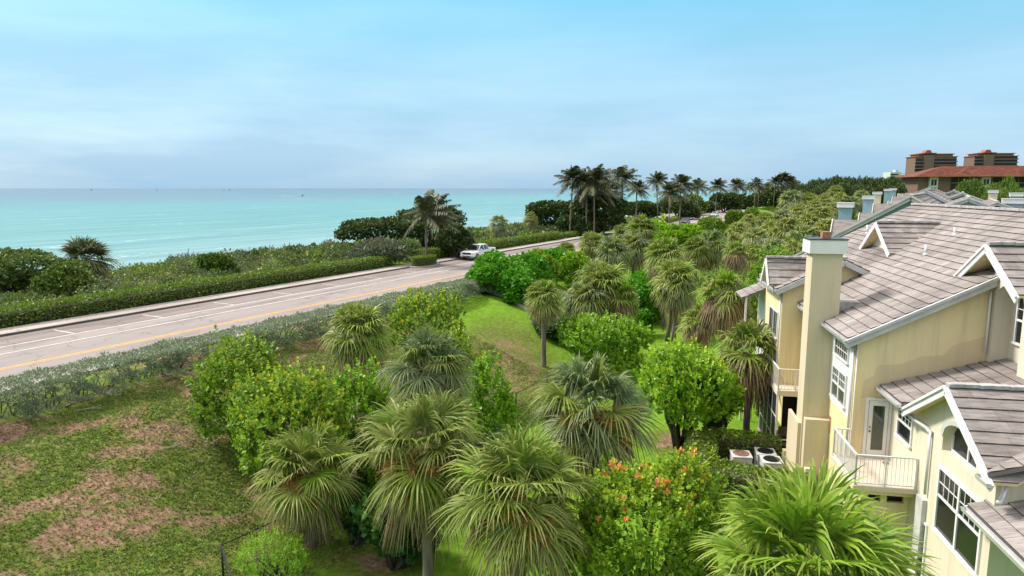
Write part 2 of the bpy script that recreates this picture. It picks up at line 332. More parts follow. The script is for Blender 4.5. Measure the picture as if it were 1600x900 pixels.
# ------------------------------------------------------------------ ground, road, water
def vnoise(x, y, sc, seed):
    r = np.random.default_rng(seed).random((257, 257)); u = (x * sc + 50.3) % 256; v = (y * sc + 91.7) % 256; i = np.floor(u).astype(int); j = np.floor(v).astype(int); a = u - i; b = v - j
    a = a * a * (3 - 2 * a); b = b * b * (3 - 2 * b); return (r[i, j] * (1 - a) + r[i + 1, j] * a) * (1 - b) + (r[i, j + 1] * (1 - a) + r[i + 1, j + 1] * a) * b
def patch(x, y):
    s, p = to_sp(x, y); s = s * .55      # patches stretched along the slope
    return (.8 * vnoise(s, p, .5, 1) + .75 * vnoise(s, p, 1.25, 2) + .5 * vnoise(s, p, 2.9, 3) + .3 * vnoise(s, p, 5.5, 4)) / 2.35
def spaced(a, b, d): return list(np.arange(a, b, d))
def build_ground():
    ss = sorted(set([-3000, -1200, -500, -250, -120, -60, -30] + spaced(-20, 5, 2) + spaced(5, 66, .5) + spaced(66, 140, 1.5) + spaced(140, 480, 6) + [500, 600, 800, 1100, 1600, 2500, 4000, 8000, 16000]))
    pp = sorted(set([-16000, -6000, -2500, -1200, -600, -300, -150, -80, -50] + spaced(-40, 0, 3) + spaced(0, 12, 1.0) + spaced(12, 34, .4) + [34.5, 36, 52.5, 54, 56, 58] + spaced(60, 116, 2.0) + [120, 130, 160, 220, 400]))
    S, P = np.meshgrid(ss, pp, indexing='ij'); X = S * SX - (P + shift(S) * np.clip(P / 30, 0, 1)) * SY; Y = S * SY + (P + shift(S) * np.clip(P / 30, 0, 1)) * SX
    Z = ground(X, Y); ns_, np_ = S.shape
    V = np.stack([X, Y, Z], -1).reshape(-1, 3)
    i = np.arange(ns_ - 1)[:, None] * np_ + np.arange(np_ - 1)[None]
    F = np.stack([i, i + np_, i + np_ + 1, i + 1], -1).reshape(-1, 4)[:, ::-1]
    so = Soup(); so.add(V, F); me = so.mesh('lawn', M['ground'], smooth=True)
    s, p = S.ravel(), P.ravel(); x, y = V[:, 0], V[:, 1]
    dry = np.zeros(len(V))
    bank = np.clip((p - 17.5) / 2.5, 0, 1) * np.clip((70 - s) / 10, 0, 1)
    dry = np.maximum(dry, bank * (.565 - .07 * np.clip((p - 27) / 5, 0, 1)))
    dry = dry + bank * (patch(x, y) - .5) * 1.35
    # the lower corner is barer; the far end of the bank greener except one thatchy patch
    near = np.clip((26 - s) / 10, 0, 1); dry += bank * near * .05
    far = np.clip((s - 36) / 8, 0, 1); dry = dry * (1 - .93 * far * (p < 60))
    q = at_z(795, 552, 1.5); d = np.hypot((x - q[0]) / 3.2, (y - q[1]) / 7.5); dry = np.maximum(dry, np.clip(1.5 - d, 0, 1) * .60)
    q = at_z(590, 870, 0); d = np.hypot((x - q[0]) / 1.8, (y - q[1]) / 1.2); dry = np.maximum(dry, np.clip(1.4 - d, 0, 1) * .62)
    q = at_z(1075, 690, 0); d = np.hypot((x - q[0]) / 2.2, (y - q[1]) / 1.8); dry = np.maximum(dry, np.clip(1.4 - d, 0, 1) * .85)
    sand = np.clip((p - 84) / 6, 0, 1)
    for nm, a in (('dry', dry), ('sand', sand)):
        at = me.attributes.new(nm, 'FLOAT', 'POINT'); at.data.foreach_set('value', a.astype(np.float32))
    tag(link_mesh('lawn', me), kind='structure')
build_ground()
def ribbon(name, p0, p1, z, s0, s1, mat, thick=0.0, step=4.0, parent=None, kind=None):
    ss = np.arange(s0, s1 + step, step); ss[-1] = s1; mb = MB()
    rows = []
    for s in ss:
        sh = float(shift(s)); a = RP(s, p0 + sh, z); b = RP(s, p1 + sh, z); rows.append((a, b))
    vs = []; fs = []
    for a, b in rows:
        vs += [a, b] if not thick else [a, b, (b[0], b[1], z - thick), (a[0], a[1], z - thick)]
    k = 2 if not thick else 4
    for i in range(len(rows) - 1):
        o = i * k; fs.append((o, o + 1, o + k + 1, o + k))
        if thick: fs += [(o + 1, o + 2, o + k + 2, o + k + 1), (o + 3, o, o + k, o + k + 3)]
    if thick: fs += [(0, 3, 2, 1), (len(vs) - 4, len(vs) - 3, len(vs) - 2, len(vs) - 1)]
    mb.add(vs, fs); o = mb.build(name, mat, parent)
    if kind: tag(o, kind=kind)
    return o
ribbon('road', 35.6, 44.75, 3.80, -90, 560, M['asphalt'], kind='structure')
ribbon('parking_lane', 44.75, 47.9, 3.796, -90, 560, M['shoulder'], kind='structure')
ribbon('kerb', 47.9, 48.1, 3.93, -90, 560, M['kerb'], thick=.25, kind='structure')
ribbon('pavement', 48.1, 50.0, 3.925, -90, 135, M['concrete'], thick=.22, kind='structure')
ribbon('verge_path', 34.9, 35.6, 3.79, -90, 560, M['concrete'], kind='structure')
ribbon('car_park', 51.6, 61.5, 3.80, 145, 480, M['asphalt'], kind='structure')
mk = MB()
def strip(mb, p0, p1, s0, s1, z, m):
    ss = np.arange(s0, s1 + 4, 4.); ss[-1] = s1
    vs = []; 
    for s in ss:
        sh = float(shift(s)); vs += [RP(s, p0 + sh, z), RP(s, p1 + sh, z)]
    mb.add(vs, [(2 * i, 2 * i + 1, 2 * i + 3, 2 * i + 2) for i in range(len(ss) - 1)], m)
strip(mk, 39.02, 39.15, -90, 560, 3.805, 1); strip(mk, 39.30, 39.43, -90, 560, 3.805, 1)
strip(mk, 42.72, 42.84, -90, 560, 3.805, 0); strip(mk, 44.69, 44.81, -90, 560, 3.805, 0)
for k in range(-8, 16):
    s = 24.48 + 6.15 * k
    if s < 64: mk.add([RP(s - .05, 44.9, 3.801), RP(s + .05, 44.9, 3.801), RP(s + .05, 47.2, 3.801), RP(s - .05, 47.2, 3.801)], [(0, 1, 2, 3)])
tag(mk.build('road_markings', [M['paint_w'], M['paint_y']]), kind='structure')
# sloping foot path on the bank
def sea():
    m, t, p, o = new_mat('sea_water'); p.inputs['Roughness'].default_value = .22; p.inputs['Specular IOR Level'].default_value = .2
    tc = N(t, 'ShaderNodeTexCoord'); sp = N(t, 'ShaderNodeSeparateXYZ'); L(t, tc.outputs['Object'], sp.inputs[0])
    mp = N(t, 'ShaderNodeMapping'); mp.inputs['Scale'].default_value = (.02, .006, 1); L(t, tc.outputs['Object'], mp.inputs[0])
    n = N(t, 'ShaderNodeTexNoise', i_Scale=1.0, i_Detail=5.0); L(t, mp.outputs[0], n.inputs[0])
    lg = N(t, 'ShaderNodeMath', operation='LOGARITHM', n_1=10.0); L(t, sp.outputs[0], lg.inputs[0])
    ad = N(t, 'ShaderNodeMath', operation='MULTIPLY_ADD', n_1=.30, n_2=-.15); L(t, n.outputs[0], ad.inputs[0])
    a2 = N(t, 'ShaderNodeMath', operation='ADD'); L(t, lg.outputs[0], a2.inputs[0]); L(t, ad.outputs[0], a2.inputs[1])
    mr = N(t, 'ShaderNodeMapRange', n_1=.5, n_2=4.0); L(t, a2.outputs[0], mr.inputs[0])   # 3 m .. 10 km from shore
    r = ramp(t, mr.outputs[0], [(.0, (.36, .42, .40)), (.20, (.21, .32, .305)), (.37, (.125, .262, .235)), (.47, (.082, .235, .205)), (.60, (.068, .220, .200)), (.68, (.065, .150, .170)), (.78, (.066, .105, .140)), (1, (.062, .080, .115))])
    # swell shading painted into the colour as dark and light streaks, and drifting foam
    mp2 = N(t, 'ShaderNodeMapping'); mp2.inputs['Scale'].default_value = (.11, .012, 1); L(t, tc.outputs['Object'], mp2.inputs[0])
    n3 = N(t, 'ShaderNodeTexNoise', i_Scale=1.0, i_Detail=8.0, i_Roughness=.65); L(t, mp2.outputs[0], n3.inputs[0]); r3 = ramp(t, n3.outputs[0], [(.36, (.60, .70, .75)), (.62, (1.20, 1.14, 1.10))])
    mx = N(t, 'ShaderNodeMix', data_type='RGBA', blend_type='MULTIPLY'); mx.inputs[0].default_value = 1; L(t, r.outputs[0], mx.inputs[6]); L(t, r3.outputs[0], mx.inputs[7])
    mp5 = N(t, 'ShaderNodeMapping'); mp5.inputs['Scale'].default_value = (.9, .22, 1); L(t, tc.outputs['Object'], mp5.inputs[0]); n5 = N(t, 'ShaderNodeTexNoise', i_Scale=1.0, i_Detail=3.0); L(t, mp5.outputs[0], n5.inputs[0])
    mp6 = N(t, 'ShaderNodeMapping'); mp6.inputs['Scale'].default_value = (.035, .006, 1); L(t, tc.outputs['Object'], mp6.inputs[0]); n6 = N(t, 'ShaderNodeTexNoise', i_Scale=1.0, i_Detail=4.0); L(t, mp6.outputs[0], n6.inputs[0])
    s56 = N(t, 'ShaderNodeMath', operation='ADD'); L(t, n5.outputs[0], s56.inputs[0]); L(t, n6.outputs[0], s56.inputs[1]); h56 = N(t, 'ShaderNodeMath', operation='MULTIPLY', n_1=.5); L(t, s56.outputs[0], h56.inputs[0])
    fo = ramp(t, h56.outputs[0], [(.625, (0, 0, 0)), (.665, (.85,)*3)]); mf = N(t, 'ShaderNodeMix', data_type='RGBA'); L(t, fo.outputs[0], mf.inputs[0]); L(t, mx.outputs[2], mf.inputs[6]); mf.inputs[7].default_value = (.62, .68, .68, 1); L(t, mf.outputs[2], p.inputs[0])
    mp4 = N(t, 'ShaderNodeMapping'); mp4.inputs['Scale'].default_value = (.8, .3, 1); L(t, tc.outputs['Object'], mp4.inputs[0])
    nb = N(t, 'ShaderNodeTexNoise', i_Scale=.55, i_Detail=6.0, i_Roughness=.6); L(t, mp4.outputs[0], nb.inputs[0])
    b = N(t, 'ShaderNodeBump', i_Strength=.75, i_Distance=.6); L(t, nb.outputs[0], b.inputs['Height']); L(t, b.outputs[0], p.inputs['Normal'])
    # local x runs out to sea from the shore, local y along the beach
    xs = [-8, 0, 3, 8, 20, 50, 120, 300, 800, 2000, 6000, 15000, 40000]; ys = [-40000, -10000, -2000, -500, 0, 200, 500, 1000, 3000, 10000, 40000]
    mb = MB(); vs = [(x, y, 0) for x in xs for y in ys]; ny = len(ys)
    mb.add(vs, [(i * ny + j, (i + 1) * ny + j, (i + 1) * ny + j + 1, i * ny + j + 1) for i in range(len(xs) - 1) for j in range(ny - 1)])
    o = mb.build('sea_water', m); q = RP(0, 110, -2.0); o.location = q
    # x axis -> (-SY, SX) ; y axis -> (-SX,-SY)
    o.rotation_euler = (0, 0, math.atan2(SX, -SY)); tag(o, kind='structure')
sea()

# ------------------------------------------------------------------ foliage kits
R0 = np.random.default_rng(7)
ROUND = [(0, 0, 0), (.42, .22, .13), (.46, .62, .16), (0, 1, .02), (-.46, .62, .16), (-.42, .22, .13)]
ROUND_F = [(0, 1, 2, 3), (0, 3, 4, 5)]
OVAL = [(0, 0, 0), (.20, .35, .06), (.16, .75, .05), (0, 1, 0), (-.16, .75, .05), (-.20, .35, .06)]
DIA = [(0, 0, 0), (.32, .5, .08), (0, 1, 0), (-.32, .5, .08)]; DIA_F = [(0, 1, 2, 3)]

def frames(dirs, rng, tilt=.5):
    """leaf frames: Y = growth direction, Z = normal mostly up/outward"""
    Y = unit(dirs); ref = unit(np.array((0, 0, 1.)) + rng.normal(0, tilt, (len(Y), 3))); X = unit(np.cross(Y, ref)); Z = np.cross(X, Y); return X, Y, Z

def sabal_crown(name, rng, R=1.85, nf=46, seg=30, mat='sabal', droop=1.0, low=-62, dead=.2, up=1.0, stations=5, bright=.78, alt='sabal_lime'):
    so = Soup(); ga = math.pi * (3 - math.sqrt(5))
    for i in range(nf):
        f = (i + .5) / nf; dd = f > 1 - dead
        el = rad(82 - (82 - low) * f ** .95 + rng.normal(0, 8)); az = i * ga + rng.normal(0, .22); tone = rng.random()
        d = np.array((math.cos(el) * math.cos(az), math.cos(el) * math.sin(az), math.sin(el)))
        hub = d * R * (.44 + .18 * rng.random()) * (1 if el > 0 else .85) + np.array((0, 0, -.10 * R * f))
        d2 = unit(d + np.array((0, 0, -.32 * droop * (.3 + f)))); side = unit(np.cross(d2, (0, 0, 1)) + rng.normal(0, .28, 3)); side = unit(side - d2 * (side @ d2)); nrm = np.cross(side, d2)
        if nrm[2] < 0 and el > -.2: nrm = -nrm; side = -side
        # petiole
        pw = np.cross(d, side); a0 = d * .12
        so.add([a0 + side * .02, a0 - side * .02, hub - side * .012, hub + side * .012], [(0, 1, 2, 3)], .45 + .5 * dd, 1 if dd else 0)
        ph = np.linspace(-2.1, 2.1, seg) + rng.normal(0, .03, seg); Lr = R * (.52 + .16 * rng.random()) * (.62 + .38 * np.cos(ph / 1.9)) * (up if el > .6 else 1)
        dr = np.cos(ph)[:, None] * d2 + np.sin(ph)[:, None] * side
        fold = .22 * (1 - np.cos(ph))[:, None] * -nrm if False else .18 * (1 - np.cos(ph))[:, None] * nrm
        ts = np.array([0.03, .34, .62, .84, 1.0]) if stations == 5 else np.array([0.03, .5, 1.0])
        wd = np.interp(ts, [0, .34, .62, .84, 1], [.004, .046, .028, .014, .002]) * R / 1.85 * 30 / seg
        dp = droop * (.10 + .22 * rng.random(seg) + .15 * dd)[:, None]
        pts = []
        for t in ts:
            c = hub + (dr + fold) * (Lr * t)[:, None]; c[:, 2] -= (dp[:, 0] * Lr * (.25 * t * t + max(0, t - .48) ** 1.6 * 4.4)); pts.append(c)
        per = unit(np.cross(dr, nrm)); tw = (np.where(np.arange(seg) % 2 == 0, .55, -.55) + rng.normal(0, .2, seg))[:, None]
        V = []
        for c, wv in zip(pts, wd):
            o_ = unit(per + tw * nrm) * wv; V += [c - o_, c + o_]
        V = np.stack(V, 1); k = V.shape[1]; nq = len(ts) - 1
        F = np.concatenate([np.stack([np.arange(seg) * k + 2 * j, np.arange(seg) * k + 2 * j + 1, np.arange(seg) * k + 2 * j + 3, np.arange(seg) * k + 2 * j + 2], 1) for j in range(nq)])
        fv = rng.random() ** 2 * .24
        age = np.concatenate([np.clip(rng.normal(.03 + fv + .5 * max(0, f - .45) + (.0, .0, .10, .34, .34)[j + 5 - nq - 1], .10, seg), 0, 1) for j in range(nq)])
        so.add(V, F, age if not dd else np.clip(age, 0, 1) * .6, 1 if dd else (2 if tone > bright else 0))
    # fibrous heart
    me = so.mesh(name, [M[mat], M['thatch'], M[alt]]); return me
def stalk_mesh(name, rng, R=1.9, n=7, mat='stalk'):
    so = Soup()
    for i in range(n):
        az = rng.uniform(-2.3, -.8); el = rng.uniform(-.25, .45); d = np.array((math.cos(az) * math.cos(el), math.sin(az) * math.cos(el), math.sin(el)))
        for j in range(170):
            t = rng.uniform(.25, 1); c = d * R * .72 * t + np.array((0, 0, -.35 * t * t)); e = unit(rng.normal(0, 1, 3) + d + np.array((0, 0, -.6))) * .28 * R * rng.uniform(.4, 1)
            q = unit(rng.normal(0, 1, 3)) * .016
            so.add([c - q, c + q, c + e], [(0, 1, 2)], rng.random())
    return so.mesh(name, M[mat])
def coco_crown(name, rng, R=2.7, nf=25, nl=30, mat='coco', wind=(.25, 0), grav=1.0, span=105):
    so = Soup(); ga = math.pi * (3 - math.sqrt(5))
    for i in range(nf):
        f = (i + .5) / nf; el = rad(80 - span * f + rng.normal(0, 6)); az = i * ga + rng.normal(0, .2)
        d = np.array((math.cos(el) * math.cos(az) + wind[0], math.cos(el) * math.sin(az) + wind[1], math.sin(el))); d = unit(d)
        Lr = R * rng.uniform(.85, 1.1); ts = np.linspace(0, 1, 9); g = grav * (.55 + .25 * rng.random())
        ax = [d * Lr * t + np.array((wind[0] * t * t * .8, wind[1] * t * t * .8, -g * Lr * t ** 2.1 * (.65 if f < .8 else .9))) for t in ts]; ax = np.array(ax)
        side = unit(np.cross(d, (0, 0, 1)))
        for j in range(8):
            a, b = ax[j], ax[j + 1]; so.add([a - side * .03 * (1 - ts[j]), a + side * .03 * (1 - ts[j]), b + side * .02 * (1 - ts[j]), b - side * .02 * (1 - ts[j])], [(0, 1, 2, 3)], .5)
        tt = np.linspace(.12, .98, nl)
        c = np.stack([np.interp(tt, ts, ax[:, k]) for k in range(3)], 1); tg = unit(np.gradient(c, axis=0))
        for sg in (-1, 1):
            ln = (R * .27 * np.sin(np.pi * (tt * .82 + .14)) ** .7 * rng.uniform(.85, 1.1, nl))[:, None]
            o_ = unit(side * sg * .85 + tg * .55 + np.array((0, 0, -.18 - .25 * f)) + rng.normal(0, .12, (nl, 3))); e1 = c + o_ * ln * .55; e2 = c + o_ * ln + np.array((0, 0, -1)) * ln * .32
            wv = tg * .036 * R / 2.7
            V = np.stack([c - wv, c + wv, e1 + wv, e1 - wv, e2], 1)
            k0 = np.arange(nl)[:, None] * 5
            so.add(V, k0 + np.array([[0, 1, 2, 3]]), np.clip(rng.normal(.1 + .4 * (f > .85), .1, nl), 0, 1))
            so.add(np.stack([e1 - wv, e1 + wv, e2], 1), np.arange(nl)[:, None] * 3 + np.array([[0, 1, 2]]), .15)
    return so.mesh(name, M[mat])
def trunk_mesh(name, rng, r=.17, lean=0.0, rough=.02, boots=False, n=10, mat='bark'):
    mb = MB(); pts = []; rs = []
    k = 14
    for i in range(k + 1):
        t = i / k; pts.append((lean * math.sin(t * 1.57) * t + rng.normal(0, .008), rng.normal(0, .008), t)); rs.append(r * (1.18 - .18 * min(1, t * 5)) * (1 + rng.normal(0, .04)) * (1.0 if t < .85 else 1.15))
    mb.tube(pts, rs, n); return mb.mesh(name, M[mat], smooth=True)
TR_R = random.Random(3)
trunks = [trunk_mesh('trunk', np.random.default_rng(i), .17) for i in range(3)]
coco_trunks = [trunk_mesh('trunk', np.random.default_rng(20 + i), .13, lean=l) for i, l in enumerate((0.0, .55, -.45))]

def lobes_for(rng, w, d, h, n=7, base=.35):
    base = max(base, .0)
    """overlapping ellipsoids filling a crown w x d x h, sitting from base*h up"""
    L_ = [((0, 0, h * (base + (1 - base) * .48)), (w * .36, d * .36, h * (1 - base) * .50))]
    for i in range(n):
        a = 2 * math.pi * i / n + rng.uniform(-.35, .35); rr = rng.uniform(.20, .30); zz = h * (base + (1 - base) * rng.uniform(.12, .72)); s_ = rng.uniform(.19, .29)
        L_.append(((math.cos(a) * w * rr, math.sin(a) * d * rr, zz), (w * s_, d * s_, min(h * (1 - base) * rng.uniform(.26, .40), h - zz + .1))))
    return L_
def shell(lobes, n, rng, inner=.35, zmin=-.55):
    P, D = [], []; ws = np.array([l[1][0] * l[1][2] + l[1][0] * l[1][1] for l in lobes]); ws /= ws.sum(); got = 0
    C = np.array([l[0] for l in lobes]); S = np.array([l[1] for l in lobes])
    while got < n:
        m = n * 2; i = rng.choice(len(lobes), m, p=ws); d = unit(rng.normal(0, 1, (m, 3))); ok = d[:, 2] > zmin; i, d = i[ok], d[ok]
        fr = 1 - inner * rng.random(len(i)) ** 2.0; fr += .13 * np.sin(7 * d[:, 0] + i) * np.sin(6 * d[:, 1] + 2 * i) + .06 * np.sin(15 * d[:, 0] + 3 * i) * np.sin(13 * d[:, 2] + i) 
        p = C[i] + d * S[i] * fr[:, None]
        q = ((p[:, None] - C[None]) / S[None]); dist = np.linalg.norm(q, axis=2); dist[np.arange(len(i)), i] = 9
        ok = dist.min(1) > .72; p, d = p[ok], unit(d[ok] / S[i[ok]]); P.append(p); D.append(d); got += len(p)
    return np.concatenate(P)[:n], np.concatenate(D)[:n]
def branch_mesh(name, rng, lobes, r=.12, stems=4, mat='wood', spread=.25):
    mb = MB()
    for k in range(stems):
        a = rng.uniform(0, 6.28); b0 = np.array((math.cos(a) * spread, math.sin(a) * spread, -.15))
        for l in [lobes[j] for j in rng.choice(len(lobes), min(3, len(lobes)), replace=False)]:
            e = np.array(l[0]) + rng.normal(0, .1, 3); mid = b0 * .5 + e * .5 + rng.normal(0, .15, 3); mid[2] = (b0[2] + e[2]) * .5
            mb.tube([b0, mid, e], [r * rng.uniform(.7, 1), r * .6, r * .2], 6)
    return mb.mesh(name, M[mat], smooth=True)
def round_bush(rng, lobes, shoots=900, leaf=.14, per=8, mat='grape', stem=.32, tip=.5, templ=ROUND, upness=.9, extra=None):
    """shoots carrying whorled round leaves; top leaves young and yellow"""
    so = Soup(); P, D = shell(lobes, shoots, rng, inner=.4)
    ax = unit(D * (1 - upness * .5) + np.array((0, 0, upness)) + rng.normal(0, .18, P.shape)); 
    lng = rng.exponential(.10, (shoots, 1)) * leaf / .14
    young = np.clip(rng.normal(0, .5, shoots) + D[:, 2] * .5, 0, 1) * tip
    for k in range(per):
        t = k / (per - 1); ph = k * 2.4 + rng.uniform(0, 6.28, shoots)
        u = unit(np.cross(ax, rng.normal(0, 1, P.shape))); v = np.cross(ax, u)
        rdl = np.cos(ph)[:, None] * u + np.sin(ph)[:, None] * v
        gy = unit(rdl * (1 - .45 * t) + ax * (.25 + .9 * t)); pos = P + ax * lng + ax * (t * stem) * rng.uniform(.8, 1.2, (shoots, 1)) - ax * stem * .5
        X = unit(np.cross(gy, ax)); Z = np.cross(X, gy); sz = leaf * (1.0 - .35 * t) * rng.uniform(.55, 1.4, shoots)
        so.cards(templ, ROUND_F, pos, X, gy, Z, sz, age=np.clip(young * (t ** 1.5) * 1.6 + rng.normal(0, .03, shoots), 0, 1))
    return so
def leaf_bush(rng, lobes, n=6000, leaf=.09, mat='hedge', templ=DIA, tf=DIA_F, inner=.45, out=.5, agev=.15):
    so = Soup(); P, D = shell(lobes, n, rng, inner=inner)
    g = unit(D * out + rng.normal(0, .7, P.shape) + np.array((0, 0, .35))); X, Y, Z = frames(g, rng, .6)
    so.cards(templ, tf, P, X, Y, Z, leaf * rng.uniform(.6, 1.4, n), age=np.clip(rng.normal(0, agev, n) + agev * D[:, 2], 0, 1)); return so

# ------------------------------------------------------------------ cabbage palms
crowns = {}
def crown_kit(key, n, **kw):
    crowns[key] = [sabal_crown('crown', np.random.default_rng(100 + 17 * i + len(crowns) * 5), **kw) for i in range(n)]
crown_kit('hero', 3, nf=46, seg=42, mat='sabal', droop=.95, up=1.05, low=-58, dead=.17, alt='sabal_soft')
crown_kit('blue', 2, nf=48, seg=42, mat='sabal_blue', droop=1.15, low=-56, alt='sabal', bright=.6)
crown_kit('lime', 1, nf=44, seg=38, mat='sabal_lime', droop=.75, low=-25, dead=0.02, up=1.12, alt='sabal_soft', bright=.5)
crown_kit('mid', 3, nf=56, seg=24, mat='sabal', droop=1.1, dead=.2, alt='sabal_soft')
crown_kit('midblue', 2, nf=56, seg=24, mat='sabal_blue', droop=1.2, dead=.16, alt='sabal', bright=.6)
crown_kit('shaggy', 2, nf=42, seg=22, mat='sabal', droop=1.25, low=-78, dead=.5)
M['sabal_dull'] = leaf_mat('dull_palm_leaf', [(.040, .062, .024), (.065, .092, .036), (.105, .135, .060)], (.30, .26, .15), trans=.2, rough=.6, spec=.2)
crown_kit('dull', 1, nf=56, seg=24, mat='sabal_dull', droop=.8, dead=.3, alt='sabal_blue', bright=.9)
crown_kit('far', 2, nf=46, seg=18, mat='sabal', droop=1.2, dead=.16, stations=3, alt='sabal_soft')
crown_kit('farblue', 2, nf=46, seg=18, mat='sabal_blue', droop=1.2, dead=.12, stations=3, alt='sabal', bright=.6)
stalks = [stalk_mesh('flower_stalk', np.random.default_rng(60 + i)) for i in range(2)]
cnt = [0]
TENS = ['', '', 'twenty', 'thirty']; ORD = ['leftmost', 'second', 'third', 'fourth', 'fifth', 'sixth', 'seventh', 'eighth', 'ninth', 'tenth', 'eleventh', 'twelfth', 'thirteenth', 'fourteenth', 'fifteenth', 'sixteenth', 'seventeenth', 'eighteenth']
def ordlab(items, key):
    o = sorted(range(len(items)), key=lambda i: key(items[i])); r = [0] * len(items)
    for k, i in enumerate(o): r[i] = k
    return r
def ordw(k): return 'leftmost' if k == 0 else ORD[k] + ' from the left'
def palm(px, py, wpx, Y, label, kit='mid', group=None, stalk=False, base=None, ztop=None, hfac=1.0, squash=1.0):
    """crown centre at pixel (px,py) seen at distance Y; wpx its width in the photograph"""
    cnt[0] += 1; i = cnt[0]
    c = at_y(px, py, Y); W = wpx * Y / FPX / .985; k = W / (2 * 1.85 * 1.04)
    bx, by = (c[0], c[1]) if base is None else (base[0], base[1])
    g = gz(bx, by) - .1; h = c[2] - g - .0
    t = thing('cabbage_palm', label, 'palm tree', (bx, by, g), 0, group)
    top = np.array((c[0] - bx, c[1] - by, h))
    tm = trunks[i % 3]; tr = link_mesh('trunk', tm, t, None, (1, 1, h), i * 1.3)
    if base is not None:
        mb = MB(); mb.tube([(0, 0, 0), top * .35 + np.array((0, 0, .0)), top * .7, top], [.21, .17, .16, .18], 10); tr.data = mb.mesh('trunk', M['bark'], smooth=True); tr.scale = (1, 1, 1); tr.rotation_euler = (0, 0, 0)
    ck = crowns[kit]; cr = link_mesh('crown', ck[i % len(ck)], t, tuple(top), (k, k, k * squash), i * 2.1)
    if stalk: link_mesh('flower_stalk', stalks[i % 2], t, tuple(top), (k, k, k), (i * .25 % .5 if stalk is True else stalk))
    return t
palm(480, 742, 180, 23.3, 'shaggy cabbage palm at the left end of the front row, above the small glossy bush', 'hero', stalk=True)
palm(665, 712, 236, 20.8, 'tall cabbage palm with hanging leaf skirt, second from the left of the front row', 'hero', stalk=True)
palm(812, 775, 262, 18.2, 'big rounded cabbage palm with yellow flower stalk, just left of the orange-tipped bush', 'hero', stalk=True)
palm(668, 580, 158, 25.8, 'blue-green round palm crown rising right behind the front row of palms', 'blue')
palm(560, 522, 118, 34, 'yellow-green cabbage palm below the silver hedge, its trunk showing over the lawn', 'mid')
palm(924, 645, 218, 21.9, 'pale drooping cabbage palm between the lime shrubs and the orange-tipped bush', 'blue', stalk=True)
b7 = at_z(853, 581, 0)
palm(850, 466, 68, b7[1], 'slender cabbage palm with small crown on a tall bare trunk on the open lawn', 'mid')
palm(940, 452, 105, 52, 'bushy cabbage palm crown, tallest of the clump by the end of the silver hedge', 'mid')
palm(915, 470, 85, 50.5, 'cabbage palm crown on the left of the clump by the silver hedge end', 'midblue')
palm(968, 470, 75, 51, 'brownish cabbage palm crown on the right of the clump by the silver hedge end', 'shaggy')
b9 = at_z(1173, 683, 0)
palm(1172, 556, 132, b9[1], 'cabbage palm with brown leaf skirt in front of the screened porch', 'shaggy')
palm(1133, 462, 98, 45, 'wide rusty-skirted cabbage palm left of the yellow chimney', 'shaggy')
palm(1092, 506, 68, 46, 'ragged low cabbage palm full of dead fronds in the middle of the grove', 'shaggy')
palm(1056, 440, 84, 58, 'cabbage palm with twin bare trunk look, standing over the wire fence end', 'mid', base=at_z(1042, 530, 0)[:2])
palm(1058, 452, 66, 57.2, 'second crown close behind the grove palm over the wire fence end', 'midblue', base=at_z(1052, 533, 0)[:2])
palm(1040, 402, 74, 64, 'cabbage palm standing just behind the twin trunked grove palm', 'mid')
palm(1256, 905, 385, 13.0, 'large bright green fan palm in the near foreground below the balcony', 'lime')
palm(1110, 385, 62, 72, 'full cabbage palm crown centre of the thicket beyond the grove', 'midblue')
palm(1088, 392, 52, 70, 'cabbage palm crown left of the full crown in the thicket beyond the grove', 'mid')
palm(1150, 395, 46, 66, 'cabbage palm crown with brown base right of the full crown in the thicket', 'shaggy')
palm(990, 388, 62, 78, 'grey-green cabbage palm right of the pair beside the end of the visible road', 'midblue')
palm(958, 396, 66, 74, 'grey-green cabbage palm, middle of those beside the end of the visible road', 'midblue')
palm(925, 384, 52, 78, 'cabbage palm leftmost of those hiding the bend of the road', 'mid')
palm(1002, 362, 60, 92, 'taller cabbage palm below the yellow crossing sign', 'mid')
palm(975, 368, 44, 95, 'small cabbage palm left of the one below the crossing sign', 'midblue')
palm(886, 394, 38, 80, 'low yellow-green palm among the bright shrubs beside the road', 'mid')
b = at_z(1168, 369, 2.9)
palm(1169, 346, 30, 130, 'little round-headed palm on a short trunk in the far sunny lawn', 'far')
# beyond the road, on the dune
palm(135, 408, 84, 72, 'dark grey-green palm standing up from the dune scrub at far left', 'dull')
palm(779, 350, 36, 118, 'small round palm on the dune behind the pickup truck', 'farblue')
palm(829, 343, 28, 132, 'slim dark palm at the left end of the seaside trees', 'far')
